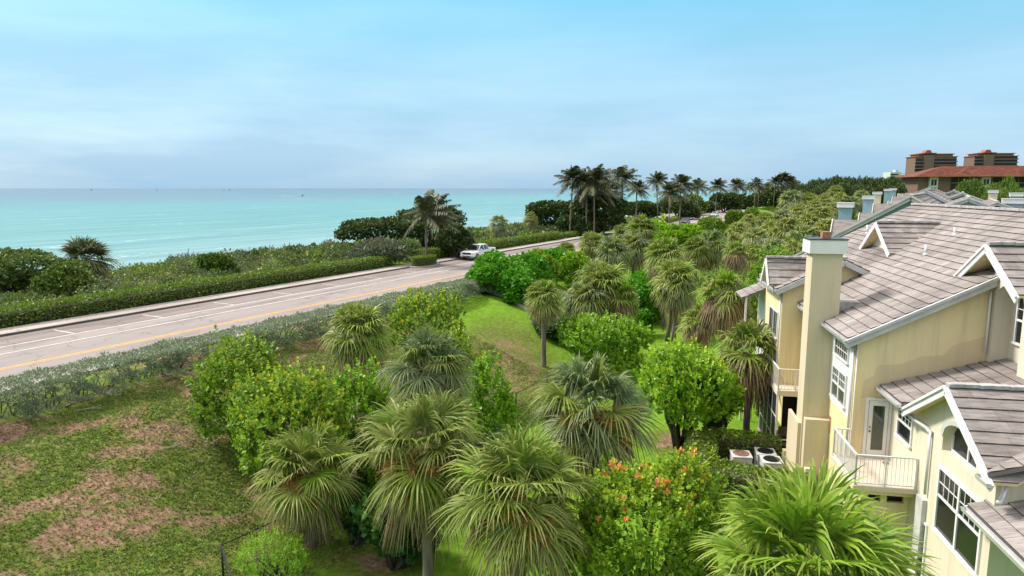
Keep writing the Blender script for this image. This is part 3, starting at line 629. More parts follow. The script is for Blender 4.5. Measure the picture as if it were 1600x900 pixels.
# thicket beside the far townhouses
rg = np.random.default_rng(11)
thick = [(1180, 374, 46, 105), (1205, 366, 50, 110), (1230, 362, 54, 96), (1222, 344, 40, 130), (1196, 346, 34, 128), (1246, 338, 42, 138), (1255, 372, 50, 88), (1262, 350, 40, 118), (1283, 340, 40, 118),
         (1236, 314, 40, 190), (1262, 316, 34, 190), (1287, 318, 34, 180), (1300, 330, 34, 150), (1312, 314, 30, 190), (1290, 360, 44, 88), (1210, 392, 46, 82), (1178, 398, 44, 76), (1272, 326, 32, 165), (1330, 318, 28, 190), (1240, 395, 44, 72), (1152, 362, 36, 110), (1346, 308, 26, 210), (1306, 302, 28, 240)]
near_t = [q for q in thick if q[3] < 112]; far_t = [q for q in thick if q[3] >= 112]; rn = ordlab(near_t, lambda q: q[0]); rf = ordlab(far_t, lambda q: q[0])
for i, (x, y, wd, Y) in enumerate(thick):
    lab = (ordw(rn[near_t.index((x, y, wd, Y))]) + ' of the nearer dull green thicket palms beside the far townhouses') if Y < 112 else (ordw(rf[far_t.index((x, y, wd, Y))]) + ' of the distant dull green thicket palms beyond the nearer ones')
    palm(x, y, wd * 1.1, Y, lab, 'far' if i % 3 else 'farblue', group='cabbage palms in the thicket by the far townhouses')

# ------------------------------------------------------------------ coconut palms along the beach road
cocos = [coco_crown('crown', np.random.default_rng(200 + i), nf=30, nl=34, grav=.8, wind=(.2, .0)) for i in range(3)] + [coco_crown('crown', np.random.default_rng(209), nf=27, nl=40, wind=(.42, .1), grav=.62, span=98)]
def coconut(px, py, wpx, Y, label, group=None, var=0, fy=None, s_=1.0):
    cnt[0] += 1; i = cnt[0]; c = at_y(px, py, Y); k = wpx * Y / FPX / 5.0
    g = gz(c[0], c[1]) - .1; h = c[2] - g; t = thing('coconut_palm', label, 'palm tree', (c[0], c[1], g), 0, group)
    tm = coco_trunks[i % 3]; ln = (0, .55, -.45)[i % 3]; rz = i * 1.7
    link_mesh('trunk', tm, t, (-ln * math.cos(rz) * 1.0, -ln * math.sin(rz), 0), (1, 1, h), rz)
    link_mesh('crown', cocos[3 if px == 665 else i % 3], t, (0, 0, h), (k, k, k * s_), 0.0 if px == 665 else (i % 5) * .5 - 1)
    return t
coconut(665, 334, 96, 81.6, 'windblown coconut palm by the clipped oval planter beside the road')
G1 = 'coconut palms along the beach road'
for x, y, wd, Y, lb in [(895, 282, 50, 130, 'coconut palm leftmost of the tall group by the seaside trees'), (928, 284, 58, 128, 'bushy coconut palm in the middle of the tall group by the seaside trees'),
    (917, 296, 52, 132, 'shorter coconut palm tucked under the tall group by the seaside trees'), (944, 300, 46, 136, 'coconut palm at the right edge of the tall group by the seaside trees'), (972, 280, 46, 138, 'coconut palm with open star-shaped crown and slanting trunk, right of the tall group'),
    (995, 296, 32, 158, 'low coconut palm between the star-crowned palm and the pair by the dark car'), (1026, 283, 32, 182, 'upright coconut palm left of the pair whose trunks rise from the roadside'), (1046, 300, 40, 150, 'left of two coconut palms whose trunks rise from the near roadside'),
    (1064, 290, 38, 155, 'right of two coconut palms whose trunks rise from the near roadside'), (1090, 292, 28, 215, 'coconut palm above the red car'), (1121, 291, 26, 250, 'lone coconut palm against the pier'), (1151, 291, 26, 270, 'coconut palm right of the lone one against the pier')]:
    coconut(x, y - 1, wd * 1.32, Y, lb, G1)
fc = [(1181, 286, 26, 290), (1187, 295, 22, 300), (1172, 292, 22, 310), (1212, 284, 30, 300), (1222, 278, 30, 300), (1232, 284, 32, 300), (1240, 290, 28, 310), (1200, 292, 24, 330), (1300, 290, 20, 380), (1315, 288, 20, 390), (1290, 291, 18, 400), (1348, 287, 18, 420), (1330, 289, 16, 430)]
fr_ = ordlab(fc, lambda q: q[0])
for i_, (x, y, wd, Y) in enumerate(fc):
    coconut(x, y, wd, Y, ordw(fr_[i_]) + ' of the small dark coconut palms far beyond the car park', 'far coconut palms beyond the car park')

# ------------------------------------------------------------------ sea grapes and shrubs (foreground)
def bush(px, cy, wpx, Y, ztop, label, name='sea_grape_bush', cat='shrub', mat='grape', shoots=900, leaf=.15, tip=.5, per=8, seed=1, base=.12, depthf=.9, stem=.34, templ=ROUND, group=None, nl=8, flowers=0, upness=.9, stems=4, trunk_r=.10):
    c = at_y(px, cy, Y); x, y = c[0], c[1]; g = gz(x, y); W = wpx * Y / FPX; h = ztop - g; rng = np.random.default_rng(seed)
    t = thing(name, label, cat, (x, y, g), 0, group); lb = lobes_for(rng, W, W * depthf, h, nl, base)
    so = round_bush(rng, lb, shoots, leaf, per, mat, stem, tip, templ, upness)
    link_mesh('foliage', so.mesh('foliage', M[mat]), t)
    link_mesh('branches', branch_mesh('branches', rng, lb, trunk_r, stems), t)
    if flowers:
        P, D = shell(lb, flowers * 3, rng, inner=.02, zmin=.2); o = np.argsort(-P[:, 2] - P[:, 1] * -.3 + rng.normal(0, .4, len(P)))[:flowers]
        for q in P[o]:
            fs = Soup(); n = 14; d = unit(rng.normal(0, .55, (n, 3)) + np.array((0, 0, 1.1))); X, Y2, Z = frames(d, rng, .5); fs.cards(OVAL if rng.random() < .5 else ROUND, ROUND_F, np.repeat(q[None] + np.array((0, 0, .12)), n, 0) + rng.normal(0, .035, (n, 3)), X, Y2, Z, .115 * rng.uniform(.6, 1.3, n), age=rng.random(n)); link_mesh('orange_shoot', fs.mesh('orange_shoot', M['flower']), t)
    return t
def zt(py, Y): return at_y(800, py, Y)[2]
bush(386, 606, 168, 29, zt(532, 28.5), 'tall rounded sea grape with yellow-green tips, leftmost, over the bare bank', seed=1, shoots=1600, base=.08, tip=.35)
bush(458, 650, 200, 26, zt(580, 26), 'broad sea grape with yellow tips, right in front of the leftmost tall one', seed=2, shoots=1800, tip=.7, base=.02)
bush(568, 620, 118, 28, zt(566, 28), 'lime green fine-leaved shrub left of the blue-green palm', mat='lime', seed=3, shoots=1200, leaf=.14, tip=.5, base=0.0, nl=10, name='lime_shrub')
bush(667, 500, 126, 40, zt(462, 40), 'upright yellow-tipped sea grape in front of the silver hedge', seed=4, shoots=900, leaf=.17, tip=.8)
bush(712, 545, 80, 37, zt(512, 37), 'small yellow-tipped sea grape behind the blue-green palm', seed=5, shoots=500, tip=.85)
bush(764, 615, 92, 30, zt(558, 30), 'lime green shrub right of the blue-green palm, against the lawn', mat='lime', seed=6, shoots=1200, leaf=.14, tip=.3, base=0.0, nl=10, name='lime_shrub')
bush(945, 545, 150, 46, zt(500, 46), 'wide fresh-green mounded sea grape in the middle of the lawn', seed=7, shoots=1500, leaf=.19, tip=.3, mat='lime')
bush(1066, 610, 160, 33, zt(537, 33), 'round-crowned bright sea grape tree with several stems, on the lawn left of the porch', name='sea_grape_tree', cat='tree', seed=8, shoots=1900, leaf=.15, tip=.75, mat='lime', base=.27, stems=6, trunk_r=.12)
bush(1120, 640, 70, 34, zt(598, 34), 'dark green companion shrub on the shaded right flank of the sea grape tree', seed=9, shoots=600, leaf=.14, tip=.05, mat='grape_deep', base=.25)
bush(1018, 800, 285, 18.2, zt(728, 18.2), 'large round-leaved sea grape with orange young shoots in the foreground', seed=10, shoots=2300, leaf=.125, tip=.45, flowers=38, stem=.38, mat='grape', depthf=.75)
bush(428, 880, 122, 21, zt(832, 21), 'low glossy bush at the bottom edge beside the wire fence post', name='glossy_bush', seed=11, shoots=1100, leaf=.075, tip=.55, per=7, stem=.16, templ=OVAL, mat='lime')
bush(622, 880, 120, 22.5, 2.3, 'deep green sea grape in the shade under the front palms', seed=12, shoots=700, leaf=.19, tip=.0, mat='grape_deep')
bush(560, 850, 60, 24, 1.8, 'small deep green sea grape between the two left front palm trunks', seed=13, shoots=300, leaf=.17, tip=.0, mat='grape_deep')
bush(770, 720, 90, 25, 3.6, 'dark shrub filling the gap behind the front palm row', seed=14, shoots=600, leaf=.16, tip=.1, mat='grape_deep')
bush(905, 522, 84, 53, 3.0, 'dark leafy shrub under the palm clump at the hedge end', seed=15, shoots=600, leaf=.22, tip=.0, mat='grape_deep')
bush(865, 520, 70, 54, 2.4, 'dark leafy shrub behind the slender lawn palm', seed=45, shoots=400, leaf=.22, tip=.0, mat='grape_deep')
bush(1196, 410, 60, 60, zt(388, 60), 'bright green shrub left of the yellow house dormer', seed=16, shoots=500, leaf=.22, tip=.3, mat='lime')
bush(1232, 402, 60, 62, zt(392, 62), 'pale yellow-green shrub just left of the yellow chimney cap', seed=17, shoots=500, leaf=.2, tip=.5, mat='lime')

# bright ground shrubs by the road
def shrub(px, py, wpx, Y, ztop, label, mat='naupaka', name='broadleaf_shrub', n=4500, mult=1.5, leaf=.2, seed=1, group=None, depthf=1.0, cat='shrub', nl=7, base=0.0, inner=.4, templ=ROUND, tf=ROUND_F):
    c = at_y(px, py, Y); x, y = c[0], c[1]; g = gz(x, y); W = wpx * Y / FPX; h = max(ztop - g, .5); rng = np.random.default_rng(seed)
    t = thing(name, label, cat, (x, y, g), 0, group); lb = lobes_for(rng, W, W * depthf, h, nl, base)
    link_mesh('foliage', leaf_bush(rng, lb, int(n * mult), leaf * 1.1, mat, templ, tf, inner).mesh('foliage', M[mat]), t)
    link_mesh('branches', branch_mesh('branches', rng, lb, .07, 3), t); return t
shrub(772, 425, 96, 62, zt(398, 62), 'bright green mounded beach shrub covering the road just right of its visible yellow line', seed=21, n=7000)
shrub(826, 420, 90, 66, zt(396, 66), 'bright green beach shrub, second mound to the right along the road', seed=22, n=6500)
shrub(868, 405, 70, 74, zt(388, 74), 'bright green beach shrub, third mound along the road', seed=23, n=5000)
shrub(842, 400, 60, 68, zt(392, 68), 'yellowish round-leaved shrub among the bright roadside mounds', seed=24, mat='grape', n=2500, leaf=.22, templ=ROUND)
shrub(805, 445, 70, 60, zt(418, 60), 'bright green shrub sloping down behind the silver hedge corner', seed=25, n=4500)
shrub(905, 410, 60, 70, zt(396, 70), 'yellow-green shrub between the roadside mounds and the grey palms', seed=26, mat='lime', n=3500)
shrub(1006, 470, 66, 66, zt(425, 66), 'bright green shrub bank behind the middle lawn fence', seed=27, n=5500, depthf=1.6)
shrub(1000, 500, 40, 60, zt(488, 60), 'low bright shrub at the foot of the bank behind the middle fence', seed=28, n=1800)
shrub(1030, 425, 40, 80, zt(410, 80), 'bright shrub seen between the two leaning grove palms', seed=29, n=1800)
shrub(1060, 366, 110, 105, zt(352, 105), 'long yellow-green shrub bank in front of the dark car', seed=30, mat='lime', n=9000, leaf=.32, depthf=.45, nl=12)
shrub(1020, 352, 60, 118, zt(343, 118), 'yellow-green shrub at the foot of the crossing sign', seed=31, mat='lime', n=3000, leaf=.3)
shrub(1110, 352, 54, 135, zt(338, 135), 'clipped rounded shrub on the verge beside the white car', seed=32, mat='hedge', n=4000, leaf=.25)
shrub(1147, 344, 34, 160, zt(330, 160), 'dark clipped round shrub at the edge of the far sunny lawn', seed=33, mat='hedge', n=3000, leaf=.28)
shrub(1176, 335, 30, 185, zt(325, 185), 'clipped round shrub right of the dark one by the far lawn', seed=34, mat='hedge', n=2000, leaf=.3)
shrub(1215, 420, 60, 66, zt(404, 66), 'green shrub below the pale one left of the chimney', seed=35, mat='midtree', n=2500, leaf=.22)
shrub(1193, 620, 26, 38, zt(588, 38), 'small green bush between porch and palm trunk', seed=36, mat='hedge', n=1500, leaf=.1)
shrub(1250, 380, 90, 84, zt(362, 84), 'loose green shrub in the palm thicket nearest the yellow roof', seed=37, mat='midtree', n=4000, leaf=.28)

# fill of the thicket: understorey nobody could count
def understory():
    rng = np.random.default_rng(5); so = Soup(); n = 0
    for i in range(900):
        s = rng.uniform(62, 330); p = rng.uniform(4, 36); q = p - float(shift(s)) * .0
        if 150 < s < 300 and 24 < p < 40: continue
        if s < 85 and p > 16: continue
        if s > 110 and p > 26 + (s > 200) * 5: continue
        x, y, _ = RP(s, p + float(shift(s)) * (p / 34))
        g = gz(x, y); r = rng.uniform(.9, 1.9); h = rng.uniform(.8, 2.3)
        m = 160; d = unit(rng.normal(0, 1, (m, 3))); d[:, 2] = np.abs(d[:, 2]); P = np.array((x, y, g)) + d * np.array((r, r, h)) * (1 - .3 * rng.random((m, 1)) ** 2)
        X, Y, Z = frames(d + rng.normal(0, .6, (m, 3)), rng, .6); so.cards(OVAL, ROUND_F, P, X, Y, Z, rng.uniform(.25, .5, m), age=float(rng.random() ** 2))
    tag(link_mesh('undergrowth', so.mesh('undergrowth', M['midtree'])), 'green undergrowth filling the ground between the thicket palms', 'undergrowth', kind='stuff')
understory()

# dune scrub beyond the pavement
def dune():
    rng = np.random.default_rng(9); so = Soup(); mats = [M['scrub'], M['palmetto'], M['hedge'], M['darktree']]
    for i in range(2600):
        s = rng.uniform(-22, 150) if rng.random() < .8 else rng.uniform(150, 330); p = 51.8 + 36 * rng.random() ** 1.1; x, y, _ = RP(s, p + float(shift(s)))
        if s > 140 and p < 64: continue
        if p < 52.6: p = 52.6
        g = gz(x, y); r = rng.uniform(.7, 1.9); h = rng.uniform(.5, 1.9) * (1 if p < 74 else .8); h *= (.75 if s > 76 and s < 110 else 1) * (.7 if 28 < s < 48 and p > 58 else 1)
        k = rng.choice([0, 0, 0, 3, 1, 2]) ; near = s < 60; m = 120 if near else 60; sz = .2 if near else .42
        if p > 68 and s < 55: k = rng.choice([0, 0, 2, 2])
        d = unit(rng.normal(0, 1, (m, 3))); d[:, 2] = np.abs(d[:, 2]); P = np.array((x, y, g)) + d * np.array((r, r, h)) * (1 - .35 * rng.random((m, 1)) ** 2)
        X, Y, Z = frames(d * .8 + rng.normal(0, .6, (m, 3)) + np.array((0, 0, .3)), rng, .6); so.cards((ROUND if i % 2 else OVAL) if k != 1 else [(0, 0, 0), (.07, .4, 0), (.04, .8, .02), (0, 1, -.05), (-.04, .8, .02), (-.07, .4, 0)], ROUND_F, P, X, Y, Z, rng.uniform(.6, 1.3, m) * sz * (2.0 if k == 1 else 1), age=float(rng.random() ** 3), mat=k)
    tag(link_mesh('dune_scrub', so.mesh('dune_scrub', mats)), 'low mixed scrub covering the dune between pavement and beach', 'dune scrub', kind='stuff')
dune()

# ------------------------------------------------------------------ hedges
def hedge(name, label, path, width, height, mat, leaf=.09, dens=220, seed=1, top_dense=True, core=True, zfun=None, rough=.06, agev=.1, group=None, cat='hedge', loose=0.0, closed=False, topf=1.0, hfun=None):
    rng = np.random.default_rng(seed); pts = [np.array(q[:2], float) for q in path]; so = Soup(); org = pts[0]
    if closed: pts.append(pts[0])
    t = thing(name, label, cat, (org[0], org[1], (zfun or gz)(org[0], org[1])), 0, group); oz = t.location.z; cb = MB()
    for a, b in zip(pts[:-1], pts[1:]):
        d = b - a; ln = np.linalg.norm(d); d /= ln; nv = np.array((d[1], -d[0]))
        per = width + 2 * height; n = int(ln * per * dens)
        u = rng.random(n) * ln; w_ = rng.random(n) * (width * topf + 2 * height) 
        top = w_ < width * topf; w2 = np.where(top, w_ / topf, 0)
        sd = np.where(w_ < width * topf + height, -1, 1); hh = np.where(top, height, (w_ - width * topf) % height)
        off = np.where(top, w2 - width / 2, sd * width / 2)
        inn = rng.random(n) ** 2.2 * (.22 + loose)
        clump = .5 + .5 * np.sin(u * 2.1 + hh * 2.7 + seed) * np.sin(u * .83 + off * 3)
        o2 = off * (1 - (inn + loose * clump * (~top)) * (~top)) + rng.normal(0, rough, n); z = hh + np.where(top, -inn * .5 + rng.normal(0, rough * .6, n), rng.normal(0, rough, n))
        z = np.minimum(z, height + .03 + rough)
        # rounded shoulders
        edge = np.clip(np.abs(o2) / (width / 2) - .7, 0, 1); z -= edge * .25 * height * (z / height) ** 3
        if hfun is not None: z *= hfun(u, rng)
        x = a[0] + d[0] * u + nv[0] * o2; y = a[1] + d[1] * u + nv[1] * o2; g = np.array([zfun(q, r) for q, r in zip(x, y)]) if zfun else ground(x, y)
        P = np.stack([x - org[0], y - org[1], z + g - oz], 1)
        out = np.stack([nv[0] * np.sign(o2) * (~top), nv[1] * np.sign(o2) * (~top), np.where(top, 1, .3)], 1)
        gd = unit(out * .55 + rng.normal(0, .6, (n, 3))); X, Y, Z = frames(gd, rng, .6)
        so.cards(ROUND, ROUND_F, P, X, Y, Z, leaf * rng.uniform(.6, 1.4, n), age=np.clip(rng.normal(.05, agev, n) + .25 * top * rng.random(n), 0, 1))
        if core:
            m = max(2, int(ln / 1.5)); cs = .27 * width * (1 - loose * .5); ch = height * .7
            vs = []
            for i in range(m + 1):
                q = a + d * ln * i / m; g0 = (zfun or gz)(q[0], q[1]) - oz
                for sg, hz in ((-1, -.1), (1, -.1), (1, ch), (-1, ch)): vs.append((q[0] + nv[0] * cs * sg - org[0], q[1] + nv[1] * cs * sg - org[1], g0 + hz))
            fs = [(4 * i + j, 4 * i + (j + 1) % 4, 4 * i + 4 + (j + 1) % 4, 4 * i + 4 + j) for i in range(m) for j in range(4)] + [(0, 1, 2, 3), tuple(4 * m + j for j in (3, 2, 1, 0))]
            cb.add(vs, fs)
    link_mesh('foliage', so.mesh('foliage', M[mat]), t)
    if core: cb.build('twigs', M['wood'], t)
    return t
# silver buttonwood hedge on top of the bank, turning the corner
hz = lambda x, y: gz(x, y)
flat_top = lambda x, y: 3.45
def silver_hedge():
    """flat clipped top, ragged side with bare twigs and daylight below"""
    rng = np.random.default_rng(31); p0, p1 = 31.2, 33.9
    t = thing('silver_hedge', 'long grey-green hedge with flat clipped top running beside the road and turning its corner', 'hedge', (*RP(20, 32.5)[:2], 3.5)); org = np.array((*RP(20, 32.5)[:2], 3.5)); so = Soup(); tw = MB()
    def seg(a, b, wid, ztop, zlow, dens, side_only=1):
        a = np.array(a); b = np.array(b); d = b - a; ln = np.linalg.norm(d); d /= ln; nv = np.array((d[1], -d[0]))
        n = int(ln * wid * dens * 2.4); u = rng.random(n) * ln; o = (rng.random(n) - .5) * wid; sh = np.clip(np.abs(o) / (wid / 2) - .75, 0, 1)
        z = ztop - rng.random(n) ** 2 * .12 + rng.normal(0, .02, n) - sh * .5
        P = np.stack([a[0] + d[0] * u + nv[0] * o, a[1] + d[1] * u + nv[1] * o, z], 1); g = unit(rng.normal(0, .5, (n, 3)) + np.array((0, 0, .8))); X, Y, Z = frames(g, rng, .7)
        so.cards(DIA, DIA_F, P - org, X, Y, Z, .10 * rng.uniform(.6, 1.3, n), age=np.clip(rng.normal(.2, .15, n), 0, 1))
        # side: leaf clumps on twig ends
        nc = int(ln * 19)
        for sd in (1, -1):
            for i in range(nc if sd == 1 else nc // 3):
                u0 = rng.random() * ln; hh = rng.random() ** .8; q = a + d * u0 + nv * sd * (wid / 2 + rng.normal(.04, .16) + .30 * (1 - hh)); gg = gz(*q); z0 = gg + .15 + (ztop - gg - .25) * hh
                m = 38; dd = unit(rng.normal(0, 1, (m, 3))); dd[:, 2] = np.abs(dd[:, 2]) * .8; C = np.array((q[0], q[1], z0)); P = C + dd * np.array((.30, .30, .20)) * rng.uniform(.5, 1.1, (m, 1)) - org
                X, Y, Z = frames(dd + np.array((0, 0, .7)) + rng.normal(0, .4, (m, 3)), rng, .5); so.cards(OVAL, ROUND_F, P, X, Y, Z, .15 * rng.uniform(.6, 1.25, m), age=np.clip(rng.normal(.05, .08, m), 0, 1))
                if rng.random() < .35:
                    st = a + d * (u0 + rng.normal(0, .3)); tw.tube([np.array((st[0], st[1], gz(*st) - .1)) - org, (C + np.array((st[0], st[1], z0))) / 2 - org - np.array((0, 0, .25)), C - org], [.03, .02, .008], 4)
    for s0 in np.arange(-12, 52, 6.): seg(RP(s0, 32.0)[:2], RP(min(s0 + 6, 52.8), 32.0)[:2], 2.0, 4.9, 3.4, 110)
    # corner: curves down the slope away from the road
    pc = [RP(52, 32.0), RP(53.6, 31.0), RP(53.9, 28.5), RP(53.6, 26), RP(53.3, 23.5), RP(53.8, 21), RP(54.5, 18.6)]
    for a, b in zip(pc[:-1], pc[1:]):
        zt_ = max(gz(a[0], a[1]), gz(b[0], b[1])) + 1.55; seg(a[:2], b[:2], 2.3, min(4.9, zt_), 0, 110)
    link_mesh('foliage', so.mesh('foliage', M['silver']), t); tw.build('twigs', M['wood'], t)
silver_hedge()
def sp_path(p, s0, s1, st): return [RP(s, p + float(shift(s))) for s in np.arange(s0, s1 + .1, st)]
hedge('clipped_hedge', 'long clipped green hedge lining the seaward edge of the pavement', sp_path(51.1, -16, 64, 8), 1.7, 1.4, 'hedge', .12, 150, 41, rough=.09)
hedge('clipped_hedge', 'shorter clipped hedge behind the pickup truck and palm planter', sp_path(51.2, 70, 112, 7), 1.7, 1.5, 'hedge', .15, 90, 42, rough=.09)
hedge('clipped_hedge', 'low hedge along the pavement near the light pole', sp_path(51.3, 112, 128, 4), 1.2, 1.1, 'hedge', .16, 40, 43)
hedge('clipped_hedge', 'long low hedge between the road and the beach car park', sp_path(49.3, 146, 420, 14), 1.6, 1.0, 'hedge', .30, 12, 44, agev=.3)
hedge('clipped_hedge', 'dark hedge block left of the parked blue car', sp_path(54.5, 138, 186, 8), 3.0, 1.6, 'hedge', .28, 14, 46)
# oval planter with clipped hedge
pl = RP(66.6, 47.6)
def planter():
    t = thing('planter_hedge', 'small clipped oval hedge with flat top around the foot of the windblown coconut palm', 'hedge', (pl[0], pl[1], 3.8), RA * -1); rng = np.random.default_rng(51); so = Soup()
    n = 7000; a = rng.random(n) * 6.283; top = rng.random(n) < .5; r = np.where(top, np.sqrt(rng.random(n)), 1 - .1 * rng.random(n)); z = np.where(top, 1.05 - .06 * rng.random(n), 1.05 * rng.random(n))
    P = np.stack([np.cos(a) * r * 1.0, np.sin(a) * r * 2.1, z + .1], 1); dd = np.stack([np.cos(a) * (~top), np.sin(a) * (~top), top + .2], 1); X, Y, Z = frames(dd * .6 + rng.normal(0, .6, (n, 3)), rng, .6)
    so.cards(OVAL, ROUND_F, P, X, Y, Z, .12 * rng.uniform(.6, 1.3, n), age=np.clip(rng.normal(.1, .15, n) + .3 * top, 0, 1)); link_mesh('foliage', so.mesh('foliage', M['hedge']), t)
    mb = MB(); k = 24; mb.prism([(math.cos(2 * math.pi * i / k) * 1.3, math.sin(2 * math.pi * i / k) * 2.6) for i in range(k)], lambda a, b, d: (a, b, d), .0, .14); mb.build('kerb_ring', M['concrete'], t)
    mb = MB(); mb.prism([(math.cos(2 * math.pi * i / k) * .85, math.sin(2 * math.pi * i / k) * 1.9) for i in range(k)], lambda a, b, d: (a, b, d), .1, .95); mb.build('twigs', M['wood'], t)
planter()
A_H = rad(10.4); HU = (math.sin(A_H), math.cos(A_H)); HV = (math.cos(A_H), -math.sin(A_H))
def HW(u, v, z=0): return (u * HU[0] + v * HV[0], u * HU[1] + v * HV[1], z)
hedge('clipped_hedge', 'clipped hedge wrapped round the three air conditioning units', [HW(32.9, 7.0), HW(33.3, 3.4), HW(29.6, 2.9), HW(28.6, 5.3), HW(28.2, 7.2)], 1.35, 1.25, 'hedge', .085, 230, 47, agev=.2, rough=.05)

# ------------------------------------------------------------------ dark sea-side trees
def tree(px, py, wpx, Y, ztop, label, mat='darktree', name='sea_grape_tree', n=6000, leaf=.3, seed=1, depthf=.8, group=None, nl=9, base=.3, stems=5, r=.16, cat='tree', inner=.35, templ=ROUND):
    c = at_y(px, py, Y); x, y = c[0], c[1]; g = gz(x, y); W = wpx * Y / FPX; h = ztop - g; rng = np.random.default_rng(seed)
    t = thing(name, label, cat, (x, y, g), 0, group); lb = lobes_for(rng, W * 1.04, W * depthf, h * 1.03, nl, base)
    link_mesh('crown', leaf_bush(rng, lb, n, leaf, mat, templ, ROUND_F, inner).mesh('crown', M[mat]), t)
    link_mesh('trunk', branch_mesh('trunk', rng, lb, r, stems, spread=.5), t); return t
tree(595, 375, 140, 92, zt(343, 92), 'broad dark sea grape tree spreading over the dune left of the windblown coconut palm', seed=61, n=6500, leaf=.32, base=.46, depthf=.45, nl=13, inner=.6)
tree(672, 365, 104, 96, zt(326, 96), 'higher dark sea grape tree right behind the windblown coconut palm', seed=62, n=5200, leaf=.32, base=.46, depthf=.45, nl=11, inner=.6)
tree(712, 378, 56, 90, zt(352, 90), 'small dark tree just above the pickup truck', seed=63, n=2600, leaf=.32, base=.2)
tree(20, 430, 150, 60, zt(394, 60), 'dark sea grape at the far left edge with gaps showing pale beach', seed=64, n=7500, leaf=.24, base=.34, nl=11, mat='scrub')
tree(105, 448, 90, 58, zt(412, 58), 'lower green sea grape just right of the one at the far left edge', seed=65, n=4500, leaf=.22, base=.1, mat='midtree')
tree(340, 420, 60, 70, zt(397, 70), 'small bright green shrub sticking up from the dune scrub', seed=66, n=2500, leaf=.25, base=.1, mat='midtree', name='dune_shrub', cat='shrub')
tree(590, 395, 90, 82, zt(377, 82), 'grey-green palmetto mound in front of the dark trees', seed=67, n=2600, leaf=.5, base=.0, mat='palmetto', name='palmetto_mound', cat='shrub', templ=DIA + [(0, 0, 0), (0, 0, 0)] if False else OVAL)
tree(870, 345, 100, 140, zt(317, 140), 'long low dark sea grape between the slim palm and the tall coconut group', seed=68, n=6000, leaf=.45, base=.3, depthf=.5, nl=10)
tree(935, 335, 86, 137, zt(309, 137), 'dense dark tree mass under the tall coconut group', seed=69, n=8000, leaf=.45, base=.12, nl=10)
tree(898, 352, 60, 134, zt(335, 134), 'dark bushy tree low under the left of the coconut group', seed=70, n=4000, leaf=.42, base=.05)
tree(1000, 324, 60, 185, zt(317, 185), 'flat-topped dark sea grape above the white parked cars', seed=71, n=3500, leaf=.55, base=.25, depthf=.6)
tree(1063, 325, 70, 205, zt(310, 205), 'dark rounded tree behind the two roadside coconut trunks', seed=72, n=4500, leaf=.6, base=.1)
tree(1080, 318, 46, 235, zt(305, 235), 'olive green round tree behind the red car', seed=73, n=3000, leaf=.65, base=.2, mat='midtree')
tree(1132, 314, 50, 265, zt(304, 265), 'grey-brown rounded tree in front of the pier', seed=74, n=3500, leaf=.7, base=.05)
tree(1105, 322, 40, 260, zt(316, 260), 'low dark tree behind the black car', seed=75, n=2000, leaf=.6, base=.05)
tree(1205, 305, 60, 320, zt(293, 320), 'dark tree clump under the far coconut cluster', seed=76, n=5000, leaf=.8, base=.05)
tree(1160, 312, 36, 300, zt(305, 300), 'dark tree left of the far coconut cluster', seed=77, n=2000, leaf=.8, base=.05)
tree(1240, 300, 50, 340, zt(290, 340), 'dark tree right under the far coconut cluster', seed=78, n=3500, leaf=.85, base=.05)
# far wood behind the townhouses: separate big trees
def far_kit():
    ks = []
    for i in range(4):
        rng = np.random.default_rng(300 + i); lb = lobes_for(rng, 10, 10, 9, 9, .15); ks.append((leaf_bush(rng, lb, 5200, .62, 'darktree', OVAL, ROUND_F, .4).mesh('crown', M['darktree']), branch_mesh('trunk', rng, lb, .25, 3)))
    return ks
FK = far_kit()
mid_variants = []
for me, br in FK[:2]:
    m2 = me.copy(); m2.materials.clear(); m2.materials.append(M['midtree']); mid_variants.append((m2, br))
def far_tree(px, ytop, wpx, Y, label, group, kit=FK, i=0, g0=0.0):
    c = at_y(px, ytop, Y); W = wpx * Y / FPX; g = gz(c[0], c[1]); h = max(c[2] - g, 3); me, br = kit[i % len(kit)]
    t = thing('broadleaf_tree', label, 'tree', (c[0], c[1], g), i * 1.3, group)
    link_mesh('crown', me, t, None, (W / 10, W / 10, h / 9)); link_mesh('trunk', br, t, None, (W / 10, W / 10, h / 9)); return t
rg = np.random.default_rng(12)
wood = [(1262, 290), (1276, 283), (1288, 281), (1302, 279), (1318, 278), (1334, 280), (1348, 279), (1362, 281), (1376, 280), (1390, 278), (1402, 279), (1414, 280), (1282, 292), (1306, 290), (1330, 291), (1356, 292), (1380, 291), (1404, 288), (1250, 298), (1268, 299), (1346, 286), (1322, 288), (1296, 288)]
wb = [q for q in wood if q[1] <= 284]; wf = [q for q in wood if q[1] > 284]; ob = ordlab(wb, lambda q: q[0]); of = ordlab(wf, lambda q: q[0])
for i, (x, yt) in enumerate(wood):
    lab = (ordw(ob[wb.index((x, yt))]) + ' of the dark treetops on the skyline of the far wood') if yt <= 284 else (ordw(of[wf.index((x, yt))]) + ' of the lower front trees of the far dark wood')
    Y = 330 + rg.uniform(-25, 40) - (60 if yt > 286 else 0); far_tree(x, yt, rg.uniform(26, 36), Y, lab, 'dark trees of the wood beyond the townhouses', FK, i)
gt_ = [(1512, 285, 26, 200), (1530, 283, 30, 205), (1548, 291, 28, 190), (1572, 278, 26, 215), (1560, 297, 40, 150), (1588, 290, 34, 175), (1578, 303, 40, 135), (1602, 300, 36, 130), (1595, 312, 40, 115), (1500, 289, 20, 200)]
go = ordlab(gt_, lambda q: q[0])
for i, (x, yt, wd, Y) in enumerate(gt_):
    far_tree(x, yt, wd, Y, ordw(go[i]) + ' of the green trees in front of the red-roofed block', 'green trees before the red-roofed block', mid_variants, i)

